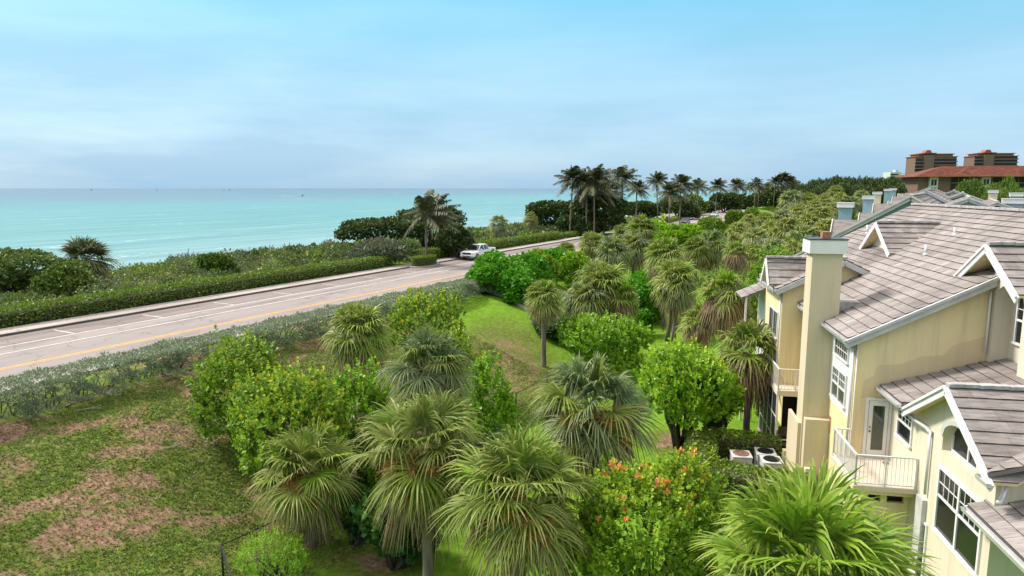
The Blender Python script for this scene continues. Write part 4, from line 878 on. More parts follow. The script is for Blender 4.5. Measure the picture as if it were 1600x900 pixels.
# grass tufts on the near bank and lawn
def tufts():
    rng = np.random.default_rng(77); n = 90000; s = 8 + 34 * rng.random(n) ** .9; p = rng.uniform(16, 31.0, n)
    x = s * SX - p * SY; y = s * SY + p * SX
    gr = patch(x, y) + rng.normal(0, .085, n) < .45; ok = gr | (rng.random(n) < .4); x, y, gr = x[ok], y[ok], gr[ok]; n = len(x)
    z = ground(x, y); P = np.stack([x, y, z], 1); so = Soup()
    for k in range(3):
        d = unit(rng.normal(0, 1.0, (n, 3)) * (1, 1, .3) + np.array((0, 0, .8))); X = unit(np.cross(d, rng.normal(0, 1, (n, 3)))); h = (rng.uniform(.06, .16, n) * np.where(gr, 1, .6))[:, None]
        V = np.stack([P - X * .03, P + X * .03, P + d * h], 1); so.add(V, np.arange(n)[:, None] * 3 + np.array([[0, 1, 2]]), np.where(gr, np.clip(rng.normal(.15, .25, n), 0, 1), np.clip(rng.normal(.95, .15, n), 0, 1)))
    tag(link_mesh('grass', so.mesh('grass', M['grass'])), 'short patchy grass on the bank and lawn', 'grass', kind='stuff')
tufts()
#HOUSES#
# ------------------------------------------------------------------ townhouses
M['tile_under'] = plain('tile_underlay', (.16, .14, .13), .9)
HB = (12.0, 30.0)                      # base of the near house in (v,u)
def tile_roof(mb, P0, e, w_, poly, expo=.42, tw=.36, lift=.045, stag=.5, seed=0, jit=.006):
    """P0 origin, e unit vector along the eave, w_ unit vector up the slope, poly convex [(a,b)] in that plane"""
    P0 = np.array(P0, float); e = unit(e); w_ = unit(w_); n = np.cross(e, w_)
    if n[2] < 0: n = -n
    rr = random.Random(seed); bs = [q[1] for q in poly]; b0, b1 = min(bs), max(bs)
    def span(b):
        xs = []
        for i in range(len(poly)):
            (a1, c1), (a2, c2) = poly[i], poly[(i + 1) % len(poly)]
            if (c1 - b) * (c2 - b) <= 0 and abs(c1 - c2) > 1e-9: xs.append(a1 + (a2 - a1) * (b - c1) / (c2 - c1))
        return (min(xs), max(xs)) if len(xs) >= 2 else None
    k = 0; b = b0
    # deck under the tiles
    mb.add([P0 + e * a + w_ * c - n * .01 for a, c in poly] + [P0 + e * a + w_ * c - n * .12 for a, c in poly], [tuple(range(len(poly))), tuple(range(2 * len(poly) - 1, len(poly) - 1, -1))] + [(i, i + len(poly), (i + 1) % len(poly) + len(poly), (i + 1) % len(poly)) for i in range(len(poly))], 1)
    while b < b1 - .04:
        t = min(b + expo, b1); s0 = span(b + 1e-4); s1 = span(t - 1e-4)
        if s0 and s1:
            a = min(s0[0], s1[0]) - rr.random() * 0 - (tw * stag if k % 2 else 0) - .001
            lo, hi = min(s0[0], s1[0]), max(s0[1], s1[1])
            while a < hi:
                a2 = a + tw
                la, lb2 = max(a, s0[0]), min(a2, s0[1]); ua, ub = max(a, s1[0]), min(a2, s1[1])
                if lb2 - la > .01 or ub - ua > .01:
                    la, lb2 = (la, lb2) if lb2 > la else (max(min(la, s0[1]), s0[0]),) * 2; ua, ub = (ua, ub) if ub > ua else (max(min(ua, s1[1]), s1[0]),) * 2
                    g = .0015; z0 = lift + rr.uniform(-jit, jit); z1 = .004 + rr.uniform(0, jit)
                    q = [P0 + e * (la + g) + w_ * b + n * z0, P0 + e * (lb2 - g) + w_ * b + n * z0, P0 + e * (ub - g) + w_ * (t + .02) + n * z1, P0 + e * (ua + g) + w_ * (t + .02) + n * z1]
                    mb.add(q, [(0, 1, 2, 3)], 0)
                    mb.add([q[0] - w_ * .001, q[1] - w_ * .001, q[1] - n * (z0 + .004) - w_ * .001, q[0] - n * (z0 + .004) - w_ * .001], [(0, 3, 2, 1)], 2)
                a = a2
        b = t; k += 1
def ridge_caps(mb, a, b, m=0, w_=.26, h=.10, st=.38):
    a = np.array(a, float); b = np.array(b, float); n = max(1, int(np.linalg.norm(b - a) / st))
    for i in range(n):
        p = a + (b - a) * i / n; q = a + (b - a) * (i + 1.06) / n; mb.bar(p + np.array((0, 0, .035 * (i % 2) * .3)), q + np.array((0, 0, .02)), w_, h, m)
def fl(v0):   # plane facing the sea (-v): a along u, b up
    return lambda a, b, d: (v0 - d - HB[0], a - HB[1], b)
def ff(u0):   # plane facing the camera (-u): a along v, b up
    return lambda a, b, d: (a - HB[0], u0 - d - HB[1], b)
def rect(mb, fn, a0, a1, b0, b1, d0, d1, m=0):
    return mb.prism([(a0, b0), (a1, b0), (a1, b1), (a0, b1)], fn, d0, d1, m)
def window(parent, fn, a0, a1, b0, b1, cols=4, rows=2, sash=None, grid='top', glass='glass', fr=.07, name='window', split=1):
    """frame with muntins; its glass is a sub-part"""
    mb = MB(); 
    rect(mb, fn, a0 - fr, a1 + fr, b1, b1 + fr, -.05, .06); rect(mb, fn, a0 - fr - .03, a1 + fr + .03, b0 - fr, b0, -.05, .10)
    rect(mb, fn, a0 - fr, a0, b0, b1, -.05, .058); rect(mb, fn, a1, a1 + fr, b0, b1, -.05, .058)
    W = (a1 - a0) / split
    for j in range(split):
        x0 = a0 + W * j; x1 = x0 + W
        if j: rect(mb, fn, x0 - .045, x0 + .045, b0, b1, -.05, .054)
        s_ = b0 if sash is None else b0 + (b1 - b0) * sash
        if sash is not None: rect(mb, fn, x0 + .045 * (j > 0), x1 - .045 * (j < split - 1), s_ - .035, s_ + .035, -.05, .045)
        if grid:
            for c in range(1, cols): rect(mb, fn, x0 + W * c / cols - .012, x0 + W * c / cols + .012, s_ + .035 * (sash is not None), b1, -.02, .03)
            for r_ in range(1, rows): rect(mb, fn, x0 + .045 * (j > 0), x1 - .045 * (j < split - 1), s_ + (b1 - s_) * r_ / rows - .012, s_ + (b1 - s_) * r_ / rows + .012, -.02, .0285)
    f = mb.build(name, M['trim'], parent)
    g = MB(); rect(g, fn, a0 + .002, a1 - .002, b0 + .002, b1 - .002, -.04, .012); g.build('pane', M[glass], f)
    return f
def gutter(parent, a, b, outd, w_=.13, h=.11, name='gutter', dn=0.0):
    """open U-shaped trough from a to b; outd points away from the wall"""
    a = np.array(a, float); b = np.array(b, float); o = np.array(outd, float); z = np.array((0, 0, 1.)); mb = MB()
    prof = [(0, 0), (0, -h), (w_ * .85, -h), (w_, 0), (w_ + .015, 0), (w_ * .88, -h - .012), (-.012, -h - .012), (-.012, 0)]
    n = len(prof); vs = [q + o * x + z * y for q in (a, b) for x, y in prof]
    fs = [(i, (i + 1) % n, (i + 1) % n + n, i + n) for i in range(n)]; mb.add(vs, fs)
    for q in (a, b): mb.add([q + o * x + z * y for x, y in prof[:4]], [(0, 1, 2, 3)])
    return mb.build(name, M['gutter'], parent)
def pipe(parent, pts, r=.045, name='downspout', mat='gutter'):
    mb = MB(); mb.tube(pts, r, 8); return mb.build(name, M[mat], parent, smooth=True)
def loc(v, u, z): return (v - HB[0], u - HB[1], z)
def railing(parent, pts, z0, h=1.07, gap=.12, mat='trim', name='railing'):
    mb = MB(); pts = [np.array((p[0], p[1], 0.)) for p in pts]
    for a, b in zip(pts[:-1], pts[1:]):
        ln = np.linalg.norm(b - a); mb.bar(a + (0, 0, z0 + h), b + (0, 0, z0 + h), .06, .045); mb.bar(a + (0, 0, z0 + .08), b + (0, 0, z0 + .08), .035, .035); n = int(ln / gap)
        for i in range(1, n): q = a + (b - a) * i / n; mb.bar(q + (0, 0, z0 + .08), q + (0, 0, z0 + h), .018)
        mb.bar(a + (0, 0, z0), a + (0, 0, z0 + h + .01), .055); mb.bar(b + (0, 0, z0), b + (0, 0, z0 + h + .01), .055)
        q = (a + b) / 2; mb.bar(q + (0, 0, z0), q + (0, 0, z0 + h), .05)
    return mb.build(name, M[mat], parent)

SL = .514
def near_house():
    x, y, _ = HW(HB[1], HB[0]); t = thing('townhouse', 'near yellow townhouse with grey tiled roofs, tall chimney, white-railed balcony and arched windows', 'townhouse', (x, y, 0), -A_H)
    RZ = lambda v: 7.57 + SL * (v - 7.75)               # main roof surface
    # ---- walls of the main block
    w = MB(); zz = lambda v: RZ(v) - .16
    w.prism([(8.1, -.4), (24.6, -.4), (24.6, zz(8.1)), (16.35, zz(16.35)), (8.1, zz(8.1))], ff(26.5), 0, -18.3)
    w.build('main_wall', M['yellow'], t)
    # near block: body set back behind a front plate with the arched recess
    w = MB(); w.prism([(9.9, -.4), (20, -.4), (20, 6.9), (13.9, 6.9), (9.9, 5.62)], ff(19.02), 0, -7.46)
    rect(w, fl(9.9), 24.2, 26.48, -.4, 5.6, 0, .45); rect(w, fl(9.9), 19.0, 20.12, -.4, 5.62, 0, .45); rect(w, fl(9.9), 22.25, 24.2, -.4, 5.62, 0, .45); rect(w, fl(9.9), 20.12, 22.25, -.4, 4.98, 0, .45)
    # arch head in strips, up to the gable
    k = 16; a0, a1 = 20.12, 22.25; za = lambda a: 5.42 + .62 * math.sqrt(max(0, 1 - ((a - (a0 + a1) / 2) / ((a1 - a0) / 2)) ** 2)); gt = lambda a: 7.08 - .545 * abs(a - 21.35)
    for i in range(k):
        p, q = a0 + (a1 - a0) * i / k, a0 + (a1 - a0) * (i + 1) / k
        w.prism([(p, za(p)), (q, za(q)), (q, gt(q)), (p, gt(p))], fl(9.9), 0, .45)
    w.prism([(19.0, 5.62), (a0, 5.62), (a0, gt(a0)), (19.0, gt(19.0))], fl(9.9), 0, .449); w.prism([(a1, 5.62), (24.0, 5.62), (a1, gt(a1))], fl(9.9), 0, .449)
    w.build('near_wall', M['cream'], t)
    # arch moulding (lighter band)
    ar = MB()
    for i in range(k):
        p, q = a0 + (a1 - a0) * i / k, a0 + (a1 - a0) * (i + 1) / k
        cx = (a0 + a1) / 2; sc = 1.13; P2 = cx + (p - cx) * sc; Q2 = cx + (q - cx) * sc
        ar.prism([(p, za(p)), (q, za(q)), (Q2, za(q) + .13), (P2, za(p) + .13)], fl(9.45), 0, .035)
    ar.build('arch_moulding', M['greyst'], t)
    f = MB(); g = MB(); fn = fl(9.9)
    def arch_pts(a0, a1, b0, zs, r_, k=14): return [(a0, b0), (a1, b0)] + [((a0 + a1) / 2 + (a1 - a0) / 2 * math.cos(math.pi * i / k), zs + r_ * math.sin(math.pi * i / k)) for i in range(k + 1)]
    rect(f, fn, 20.12, 22.25, 4.98, 5.04, 0, .2); rect(f, fn, 21.155, 21.215, 5.04, 6.0, 0, .2); rect(f, fn, 20.12, 20.19, 5.04, 5.5, 0, .2); rect(f, fn, 22.18, 22.25, 5.04, 5.5, 0, .2)
    fw = f.build('arched_window', M['trim'], t); g.prism(arch_pts(20.14, 22.23, 5.0, 5.42, .6), fn, 0, .16); g.build('pane', M['glass'], fw)
    # ---- block over the small roof, with its own arched niche
    w = MB(); w.prism([(12.95, 5), (19, 5), (19, 9.5), (12.95, 9.5)], ff(23.95), 0, -2.45); c0, c1 = 24.45, 26.25
    zc = lambda a: 9.2 + .55 * math.sqrt(max(0, 1 - ((a - (c0 + c1) / 2) / ((c1 - c0) / 2)) ** 2)); gc = lambda a: 10.85 - .62 * abs(a - 26.2)
    w.prism([(c1, 5), (26.48, 5), (26.48, 10.6), (c1, 10.6)], fl(12.95), 0, .55)
    rect(w, fl(12.95), 23.95, c0, 5, 9.45, 0, .55)
    for i in range(14):
        p, q = c0 + (c1 - c0) * i / 14, c0 + (c1 - c0) * (i + 1) / 14; w.prism([(p, zc(p)), (q, zc(q)), (q, gc(q)), (p, gc(p))], fl(12.95), 0, .549)
    w.build('upper_wall', M['cream'], t)
    window(t, fl(12.95), 24.7, 25.8, 7.75, 9.3, cols=2, rows=2, sash=.5)
    # ---- block beyond the chimney (with dormer, balcony, screened porch)
    w = MB(); RB = lambda v: 8.12 + .5 * (v - 6.45)
    w.prism([(7.0, 3.45), (10.5, 3.45), (10.5, RB(9.6) - .62), (9.6, RB(9.6) - .16), (7.0, RB(7.0) - .14)], ff(34.4), 0, -4.4)
    w.prism([(8.1, 2.9), (12, 2.9), (12, 7.2), (8.1, 7.2)], ff(33.2), 0, -1.25); w.prism([(8.4, -.4), (12, -.4), (12, 3.4), (8.4, 3.4)], ff(34.0), 0, -4)
    w.build('far_wall', M['yellow'], t)
    # ---- roofs
    def roof(name, P0, e, s, poly, seed=0, cap=None, **kw):
        mb = MB(); tile_roof(mb, P0, e, s, poly, seed=seed, **kw)
        for c in (cap or []): ridge_caps(mb, *c, m=3)
        return mb.build(name, [M['tile'], M['yellow' if name == 'gable_roof' else 'tile_under'], M['tile_shade'], M['ridge']], t)
    sl = np.array((1, 0, SL)); Ls = math.hypot(1, SL); top = (16.35 - 7.7) * Ls
    roof('main_roof', loc(7.7, 26.25, RZ(7.7)), (0, 1, 0), sl, [(0, 0), (19.0, 0), (19.0, top), (0, top)], 1, [(loc(16.35, 26.3, RZ(16.35) + .06), loc(16.35, 45.2, RZ(16.35) + .06))])
    roof('rear_roof', loc(25.0, 45.25, RZ(7.7)), (0, -1, 0), (-1, 0, SL), [(0, 0), (19.0, 0), (19.0, top), (0, top)], 2)
    # small roof over the door wall and near block
    s2 = .31; L2 = math.hypot(1, s2)
    roof('lower_roof', loc(8.95, 18.45, 5.80), (0, 1, 0), (1, 0, s2), [(5.85, 0), (8.0, 0), (8.0, 4.3 * L2), (3.0, 4.3 * L2)], 3)
    roof('lower_roof', loc(8.95, 18.45, 5.80), (0, 1, 0), (1, 0, s2), [(0, 0), (.05, 0), (2.85, 4.5 * L2), (0, 4.5 * L2)], 13)
    # gable over the arched window: ridge runs inland
    g2 = .56; Lg = math.hypot(1, g2); hw = 2.95; um = 21.35; zr = 7.25
    roof('gable_roof', loc(9.05, um - hw, zr - hw * g2), (1, 0, 0), (0, 1, g2), [(0, 0), (.6, 0), (5.9, hw * Lg), (0, hw * Lg)], 4, [(loc(9.05, um, zr + .05), loc(14.2, um, zr + .05))])
    roof('gable_roof', loc(15.0, um + hw, zr - hw * g2), (-1, 0, 0), (0, -1, g2), [(5.35, 0), (5.95, 0), (5.95, hw * Lg), (0, hw * Lg)], 5)
    # gable over the niche
    g3 = .65; Lg3 = math.hypot(1, g3); hw3 = 2.2; um3 = 26.2; zr3 = 11.05
    roof('gable_roof', loc(11.95, um3 - hw3, zr3 - hw3 * g3), (1, 0, 0), (0, 1, g3), [(0, 0), (7, 0), (7, hw3 * Lg3), (0, hw3 * Lg3)], 6, [(loc(11.95, um3, zr3 + .05), loc(19, um3, zr3 + .05))])
    roof('gable_roof', loc(19, um3 + hw3, zr3 - hw3 * g3), (-1, 0, 0), (0, -1, g3), [(0, 0), (7.05, 0), (7.05, hw3 * Lg3), (0, hw3 * Lg3)], 7)
    # low roof at the near end, running towards the camera
    roof('porch_roof', loc(9.0, 10.0, 4.50), (0, 1, 0), (1, 0, .36), [(0, 0), (9.4, 0), (9.4, 4.5), (0, 4.5)], 8)
    # far block roof, dormer, little hip at its end
    roof('far_roof', loc(6.6, 34.1, RB(6.6)), (0, 1, 0), (1, 0, .5), [(0, 0), (4.6, 0), (4.6, 3.0 * math.hypot(1, .5)), (0, 3.0 * math.hypot(1, .5))], 9, [(loc(9.6, 34.15, RB(9.6) + .05), loc(9.6, 38.7, RB(9.6) + .05))])
    roof('far_roof', loc(11.1, 38.7, RB(9.6) - .75), (0, -1, 0), (-1, 0, .5), [(0, 0), (4.6, 0), (4.6, 1.5 * math.hypot(1, .5)), (0, 1.5 * math.hypot(1, .5))], 12)
    roof('end_roof', loc(5.75, 38.8, 7.0), (0, 1, 0), (1, 0, .45), [(0, 0), (2.3, 0), (2.3, 1.6), (0, 1.6)], 10)
    # ---- dormers
    def dormer(vf, um, zr, hw, sl_, back, seed, niche=True):
        d = MB(); zb = zr - hw * sl_
        L_ = math.hypot(1, sl_)
        for sg, sd in ((1, seed), (-1, seed + 1)):
            mb = d
            e = (1, 0, 0) if sg == 1 else (-1, 0, 0)
            P = loc(vf, um - hw, zb) if sg == 1 else loc(vf + back, um + hw, zb)
            # polygon narrows towards the ridge start because the main roof swallows it
            bk = back * .18
            poly = [(0, 0), (bk, 0), (back, hw * L_), (0, hw * L_)] if sg == 1 else [(back - bk, 0), (back, 0), (back, hw * L_), (0, hw * L_)]
            tile_roof(mb, P, e, (0, sg, sl_), poly, seed=sd)
        ridge_caps(d, loc(vf, um, zr + .05), loc(vf + back, um, zr + .05), m=3)
        o = d.build('dormer', [M['tile'], M['yellow'], M['tile_shade'], M['ridge']], t)
        f = MB(); iw = hw - .32
        f.prism([(um - iw, zb - .5), (um + iw, zb - .5), (um + iw, zb + .2), (um, zr - .12), (um - iw, zb + .2)], fl(vf + .75), 0, .3); f.build('dormer_face', M['cream'], o)
        f = MB(); kk = 8; f.prism([(um - .28, zb - .5), (um + .28, zb - .5)] + [(um + .28 * math.cos(math.pi * i / kk), zb + .05 + .22 * math.sin(math.pi * i / kk)) for i in range(kk + 1)], fl(vf + .45), 0, .012); f.build('dormer_vent', M['yellow'], o)
        f = MB()
        for sg in (-1, 1): f.bar(loc(vf - .02, um + sg * (hw + .05), zb - .10), loc(vf - .02, um, zr - .08), .06, .2)
        f.build('rake_board', M['trim'], o)
    # solve the ridge point of the main dormer on its pixel (1374,348)
    dormer(11.9, 37.5, 11.25, 2.1, .66, 2.9, 20)
    dormer(6.35, 35.6, 9.55, .95, 1.25, 3.2, 24)
    for v_, u_, h_ in ((12.6, 33.0, .45), (14.2, 34.2, .35), (10.6, 41.0, .4), (13.2, 43.0, .5)):
        c = MB(); c.tube([loc(v_, u_, RZ(v_) - .1), loc(v_, u_, RZ(v_) + h_)], .06, 10); c.tube([loc(v_, u_, RZ(v_) - .05), loc(v_, u_, RZ(v_) + .10)], [.16, .07], 12); c.build('vent_pipe', M['gutter'], t, smooth=True)
    # ---- trim: rake boards, fascias, gutters
    tr = MB()
    tr.bar(loc(7.6, 26.2, RZ(7.6) - .16), loc(16.35, 26.2, RZ(16.35) - .16), .07, .30)
    tr.bar(loc(7.62, 26.13, RZ(7.6) - .03), loc(16.35, 26.13, RZ(16.35) - .03), .09, .10)
    tr.build('rake_board', M['fascia'], t)
    tr = MB(); tr.bar(loc(7.74, 26.3, RZ(7.7) - .17), loc(7.74, 45.2, RZ(7.7) - .17), .04, .22); tr.build('fascia', M['trim'], t)
    tr = MB()
    for sg in (-1, 1):
        tr.bar(loc(9.02, um + sg * (hw + .06), zr - hw * g2 - .15), loc(9.02, um, zr - .12), .06, .26); tr.bar(loc(8.97, um + sg * (hw + .08), zr - hw * g2 - .05), loc(8.97, um, zr - .01), .07, .08)
    tr.build('rake_board', M['trim'], t)
    tr = MB()
    for sg in (-1, 1):
        tr.bar(loc(11.92, um3 + sg * (hw3 + .06), zr3 - hw3 * g3 - .15), loc(11.92, um3, zr3 - .12), .06, .26); tr.bar(loc(11.87, um3 + sg * (hw3 + .08), zr3 - hw3 * g3 - .05), loc(11.87, um3, zr3 - .01), .07, .08)
    tr.build('rake_board', M['trim'], t)
    tr = MB(); tr.bar(loc(6.6, 34.05, RB(6.6) - .16), loc(9.6, 34.05, RB(9.6) - .16), .06, .24); tr.bar(loc(9.6, 34.05, RB(9.6) - .16), loc(11.0, 34.05, RB(9.6) - .86), .06, .24); tr.build('rake_board', M['fascia'], t)
    tr = MB(); tr.bar(loc(8.98, 19.45, 4.34), loc(13.3, 19.45, 5.90), .06, .2); tr.build('rake_board', M['fascia'], t)
    gutter(t, loc(7.7, 26.3, RZ(7.7) - .04), loc(7.7, 34.0, RZ(7.7) - .04), (-1, 0, 0))
    gutter(t, loc(8.93, 24.25, 5.76), loc(8.93, 26.45, 5.76), (-1, 0, 0)); gutter(t, loc(8.97, 10.0, 4.45), loc(8.97, 19.4, 4.45), (-1, 0, 0))
    gutter(t, loc(9.02, 18.3, 5.58), loc(9.02, 18.95, 5.58), (-1, 0, 0)); gutter(t, loc(6.6, 34.1, RB(6.6) - .05), loc(6.6, 38.6, RB(6.6) - .05), (-1, 0, 0), .12)
    pipe(t, [loc(8.02, 26.62, RZ(7.7) - .25), loc(8.02, 26.62, 2.9)]); pipe(t, [loc(7.64, 26.45, RZ(7.7) - .15), loc(7.7, 26.5, RZ(7.7) - .32), loc(8.02, 26.62, RZ(7.7) - .45)])
    pipe(t, [loc(9.37, 22.95, 5.35), loc(9.37, 22.95, 3.2)]); pipe(t, [loc(8.98, 24.35, 5.62), loc(9.2, 23.9, 5.40), loc(9.37, 23.2, 5.32), loc(9.37, 22.95, 5.25)], .07)
    pipe(t, [loc(9.6, 18.85, 5.45), loc(9.5, 18.7, 5.2), loc(9.4, 18.6, 5.02), loc(9.28, 18.5, 5.0)], .07)
    pipe(t, [loc(12.3, 26.38, 9.4), loc(12.3, 26.38, 7.2)], .04, mat='trim'); pipe(t, [loc(6.92, 34.5, RB(6.9) - .3), loc(6.92, 34.5, 3.6)])
    # ---- white facade panel with the tall windows
    pn = MB(); rect(pn, fl(8.1), 26.72, 29.6, 4.3, 7.4, 0, .03); pn.build('facade_panel', M['trim'], t)
    window(t, fl(8.06), 27.3, 29.0, 6.38, 7.0, cols=6, rows=2, fr=.05); window(t, fl(8.06), 27.35, 29.05, 4.62, 5.82, cols=4, rows=2, sash=.5, split=2, glass='glass_green')
    window(t, fl(9.45), 24.55, 25.75, 4.22, 5.25, cols=4, rows=2, sash=.55)
    window(t, fl(9.45), 19.5, 22.15, 2.48, 4.42, cols=4, rows=2, sash=.56, split=2, fr=.09)
    window(t, fl(7.0), 35.2, 37.2, 5.6, 6.85, cols=2, rows=1, split=2)
    window(t, fl(9.45), 22.75, 23.2, .2, 2.2, cols=1, rows=1, grid=None, name='shutter_window')
    pt = MB(); pt.prism([(8.35, 5.25), (8.42, 5.95), (8.75, 6.15), (8.85, 6.55), (9.6, 6.62), (10.3, 6.95), (11.0, 7.02), (11.3, 7.4), (12.28, 7.75), (12.28, 6.80), (9.0, 5.78), (8.9, 5.3)], ff(26.5), 0, .003); pt.build('repainted_patch', M['tan'], t)
    # ---- balcony door
    d = MB(); rect(d, ff(26.5), 8.53, 8.63, 3.03, 5.2, 0, .05); rect(d, ff(26.5), 9.35, 9.44, 3.03, 5.2, 0, .05); rect(d, ff(26.5), 8.53, 9.44, 5.2, 5.3, 0, .05); rect(d, ff(26.5), 8.66, 9.33, 3.05, 5.18, 0, .03)
    dr = d.build('door', M['trim'], t)
    d = MB(); rect(d, ff(26.47), 8.80, 9.2, 3.3, 5.0, 0, .012); d.build('pane', M['glass_green'], dr)
    d = MB(); d.tube([loc(8.72, 26.47, 4.02), loc(8.72, 26.40, 4.02)], .028, 10); d.tube([loc(8.72, 26.47, 4.18), loc(8.72, 26.42, 4.18)], .024, 10); d.build('handle', M['metal'], dr)
    # ---- balcony
    b = MB(); b.box(7.45 - HB[0], 9.448 - HB[0], 23.75 - HB[1], 26.498 - HB[1], 2.82, 2.98, 0); b.box(7.6 - HB[0], 9.449 - HB[0], 23.95 - HB[1], 26.499 - HB[1], 2.62, 2.82, 1)
    bo = b.build('balcony', [M['deck'], M['yellow']], t)
    railing(bo, [loc(8.03, 26.44, 0)[:2], loc(7.52, 26.44, 0)[:2], loc(7.52, 23.82, 0)[:2], loc(9.40, 23.82, 0)[:2]], 2.98)
    # wall under the balcony with two dark openings
    w = MB(); rect(w, ff(24.35), 7.9, 9.448, -.4, 2.2, 0, -.15); rect(w, ff(24.35), 7.9, 8.15, 2.2, 2.62, 0, -.15); rect(w, ff(24.35), 8.55, 8.75, 2.2, 2.62, 0, -.15); rect(w, ff(24.35), 9.3, 9.448, 2.2, 2.62, 0, -.15)
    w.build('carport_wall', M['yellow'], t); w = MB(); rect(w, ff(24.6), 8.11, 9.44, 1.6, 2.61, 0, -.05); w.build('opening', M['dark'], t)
    w = MB()
    w.box(9.30 - HB[0], 9.449 - HB[0], 22.9 - HB[1], 23.4 - HB[1], 1.0, 3.0); w.build('meter_box', M['fascia'], t)
    # ---- chimney
    c = MB(); c.box(7.08 - HB[0], 8.25 - HB[0], 29.6 - HB[1], 30.6 - HB[1], -.3, 10.36); c.box(7.14 - HB[0], 8.09 - HB[0], 29.25 - HB[1], 29.6 - HB[1], -.3, 3.42); c.box(6.95 - HB[0], 7.08 - HB[0], 29.7 - HB[1], 31.6 - HB[1], -.3, 3.1); c.box(6.85 - HB[0], 7.2 - HB[0], 31.6 - HB[1], 31.9 - HB[1], -.3, 1.1)
    ch = c.build('chimney', M['beige'], t)
    c = MB(); c.box(6.93 - HB[0], 8.36 - HB[0], 29.45 - HB[1], 30.75 - HB[1], 10.36, 10.92); c.build('cap', M['trim'], ch)
    c = MB(); c.box(6.89 - HB[0], 8.40 - HB[0], 29.41 - HB[1], 30.79 - HB[1], 10.92, 10.96); c.build('cap_flashing', M['metal'], ch)
    c = MB(); c.box(7.5 - HB[0], 7.84 - HB[0], 29.95 - HB[1], 30.27 - HB[1], 10.96, 11.22); c.build('flue', M['copper'], ch)
    c = MB(); P = [(8.25, RZ(8.25) + .02), (9.2, RZ(9.2) + .02), (8.25, RZ(9.2) + .02)]; c.prism(P, ff(29.9), 0, -.9); c.build('cricket', M['ridge'], ch)
    c = MB(); c.box(7.2 - HB[0], 7.6 - HB[0], 29.0 - HB[1], 29.248 - HB[1], .9, 1.35); c.box(7.75 - HB[0], 7.9 - HB[0], 29.1 - HB[1], 29.248 - HB[1], .6, 1.0); c.build('meter_box', M['cream'], ch)
    c = MB(); c.box(8.09 - HB[0], 8.12 - HB[0], 29.1 - HB[1], 29.45 - HB[1], 2.9, 3.6); c.build('wall_ornament', M['copper'], t)
    # ---- screened porch and the balcony above it
    p = MB(); x0, x1, y0, y1 = 6.75, 8.4, 33.2, 37.4
    p.box(x0 - HB[0], x1 - HB[0], y0 - HB[1], y1 - HB[1], 3.2, 3.45, 1); p.box(x0 - .05 - HB[0], x1 - HB[0], y0 - .05 - HB[1], y1 - HB[1], -.2, .15, 2)
    for a in (x0, 7.95): p.box(a - HB[0], a + .07 - HB[0], y0 - HB[1], y0 + .07 - HB[1], .15, 3.2, 0)
    for b_ in (34.25, 35.3, 36.35, 37.33): p.box(x0 - HB[0], x0 + .06 - HB[0], b_ - HB[1], b_ + .06 - HB[1], .15, 3.2, 0)
    for z in (1.0, 2.1): p.box(x0 + .005 - HB[0], x0 + .055 - HB[0], y0 + .07 - HB[1], y1 - HB[1], z, z + .05, 0)
    p.box(x0 + .07 - HB[0], x1 - HB[0], y0 + .01 - HB[1], y0 + .06 - HB[1], 1.0, 1.06, 0)
    po = p.build('screened_porch', [M['trim'], M['cream'], M['concrete']], t)
    s_ = MB(); s_.box(x0 + .025 - HB[0], x0 + .03 - HB[0], y0 + .07 - HB[1], y1 - HB[1], .15, 3.2); s_.box(x0 + .07 - HB[0], x1 - HB[0], y0 + .6 - HB[1], y0 + .62 - HB[1], .15, 1.0); s_.build('screen', M['screen'], po)
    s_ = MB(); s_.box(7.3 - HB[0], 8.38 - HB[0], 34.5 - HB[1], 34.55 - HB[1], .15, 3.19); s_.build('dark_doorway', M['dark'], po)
    railing(t, [loc(8.35, 33.25, 0)[:2], loc(6.8, 33.25, 0)[:2], loc(6.8, 37.35, 0)[:2]], 3.45, 1.05, .13)
    p = MB(); p.box(5.95 - HB[0], 6.05 - HB[0], 38.8 - HB[1], 38.9 - HB[1], 0, 7.1); p.box(7.0 - HB[0], 7.02 - HB[0], 38.82 - HB[1], 41 - HB[1], 3.4, 7.3); p.build('post', M['trim'], t)
    pipe(t, [loc(8.1, 26.43, 7.2), loc(8.1, 26.43, 3.0)], .02, 'conduit', 'trim')
    return t
near_house()
# things standing by the near house
def ac_unit(u, v, rz, label, rust=False):
    x, y, _ = HW(u, v); t = thing('air_conditioner', label, 'air conditioner', (x, y, 0), -A_H + rz, 'air conditioning units in the hedge pen')
    b = MB(); b.box(-.42, .42, -.42, .42, 0, .88); b.box(-.45, .45, -.45, .45, .88, .95); b.build('casing', M['fascia'], t, bevel=.03)
    b = MB(); b.tube([(0, 0, .951), (0, 0, .958)], [.36, .36], 28); g = b.build('fan_well', M['brown'] if rust else M['black'], t)
    b = MB()
    for r in (.12, .2, .28, .355): 
        for k in range(20): a, c = k * math.pi / 10, (k + 1) * math.pi / 10; b.bar((r * math.cos(a), r * math.sin(a), .968), (r * math.cos(c), r * math.sin(c), .968), .010)
    for k in range(6): a = k * math.pi / 6; b.bar((-.36 * math.cos(a), -.36 * math.sin(a), .972), (.36 * math.cos(a), .36 * math.sin(a), .972), .010)
    b.build('grille', M['copper'] if rust else M['metal'], g)
ac_unit(31.3, 4.95, .05, 'rusty-topped air conditioning unit standing alone left in the hedge pen', True)
ac_unit(31.8, 6.1, 0, 'rear of the two adjoining air conditioning units in the hedge pen')
ac_unit(30.85, 6.2, .03, 'front of the two adjoining air conditioning units in the hedge pen', False)
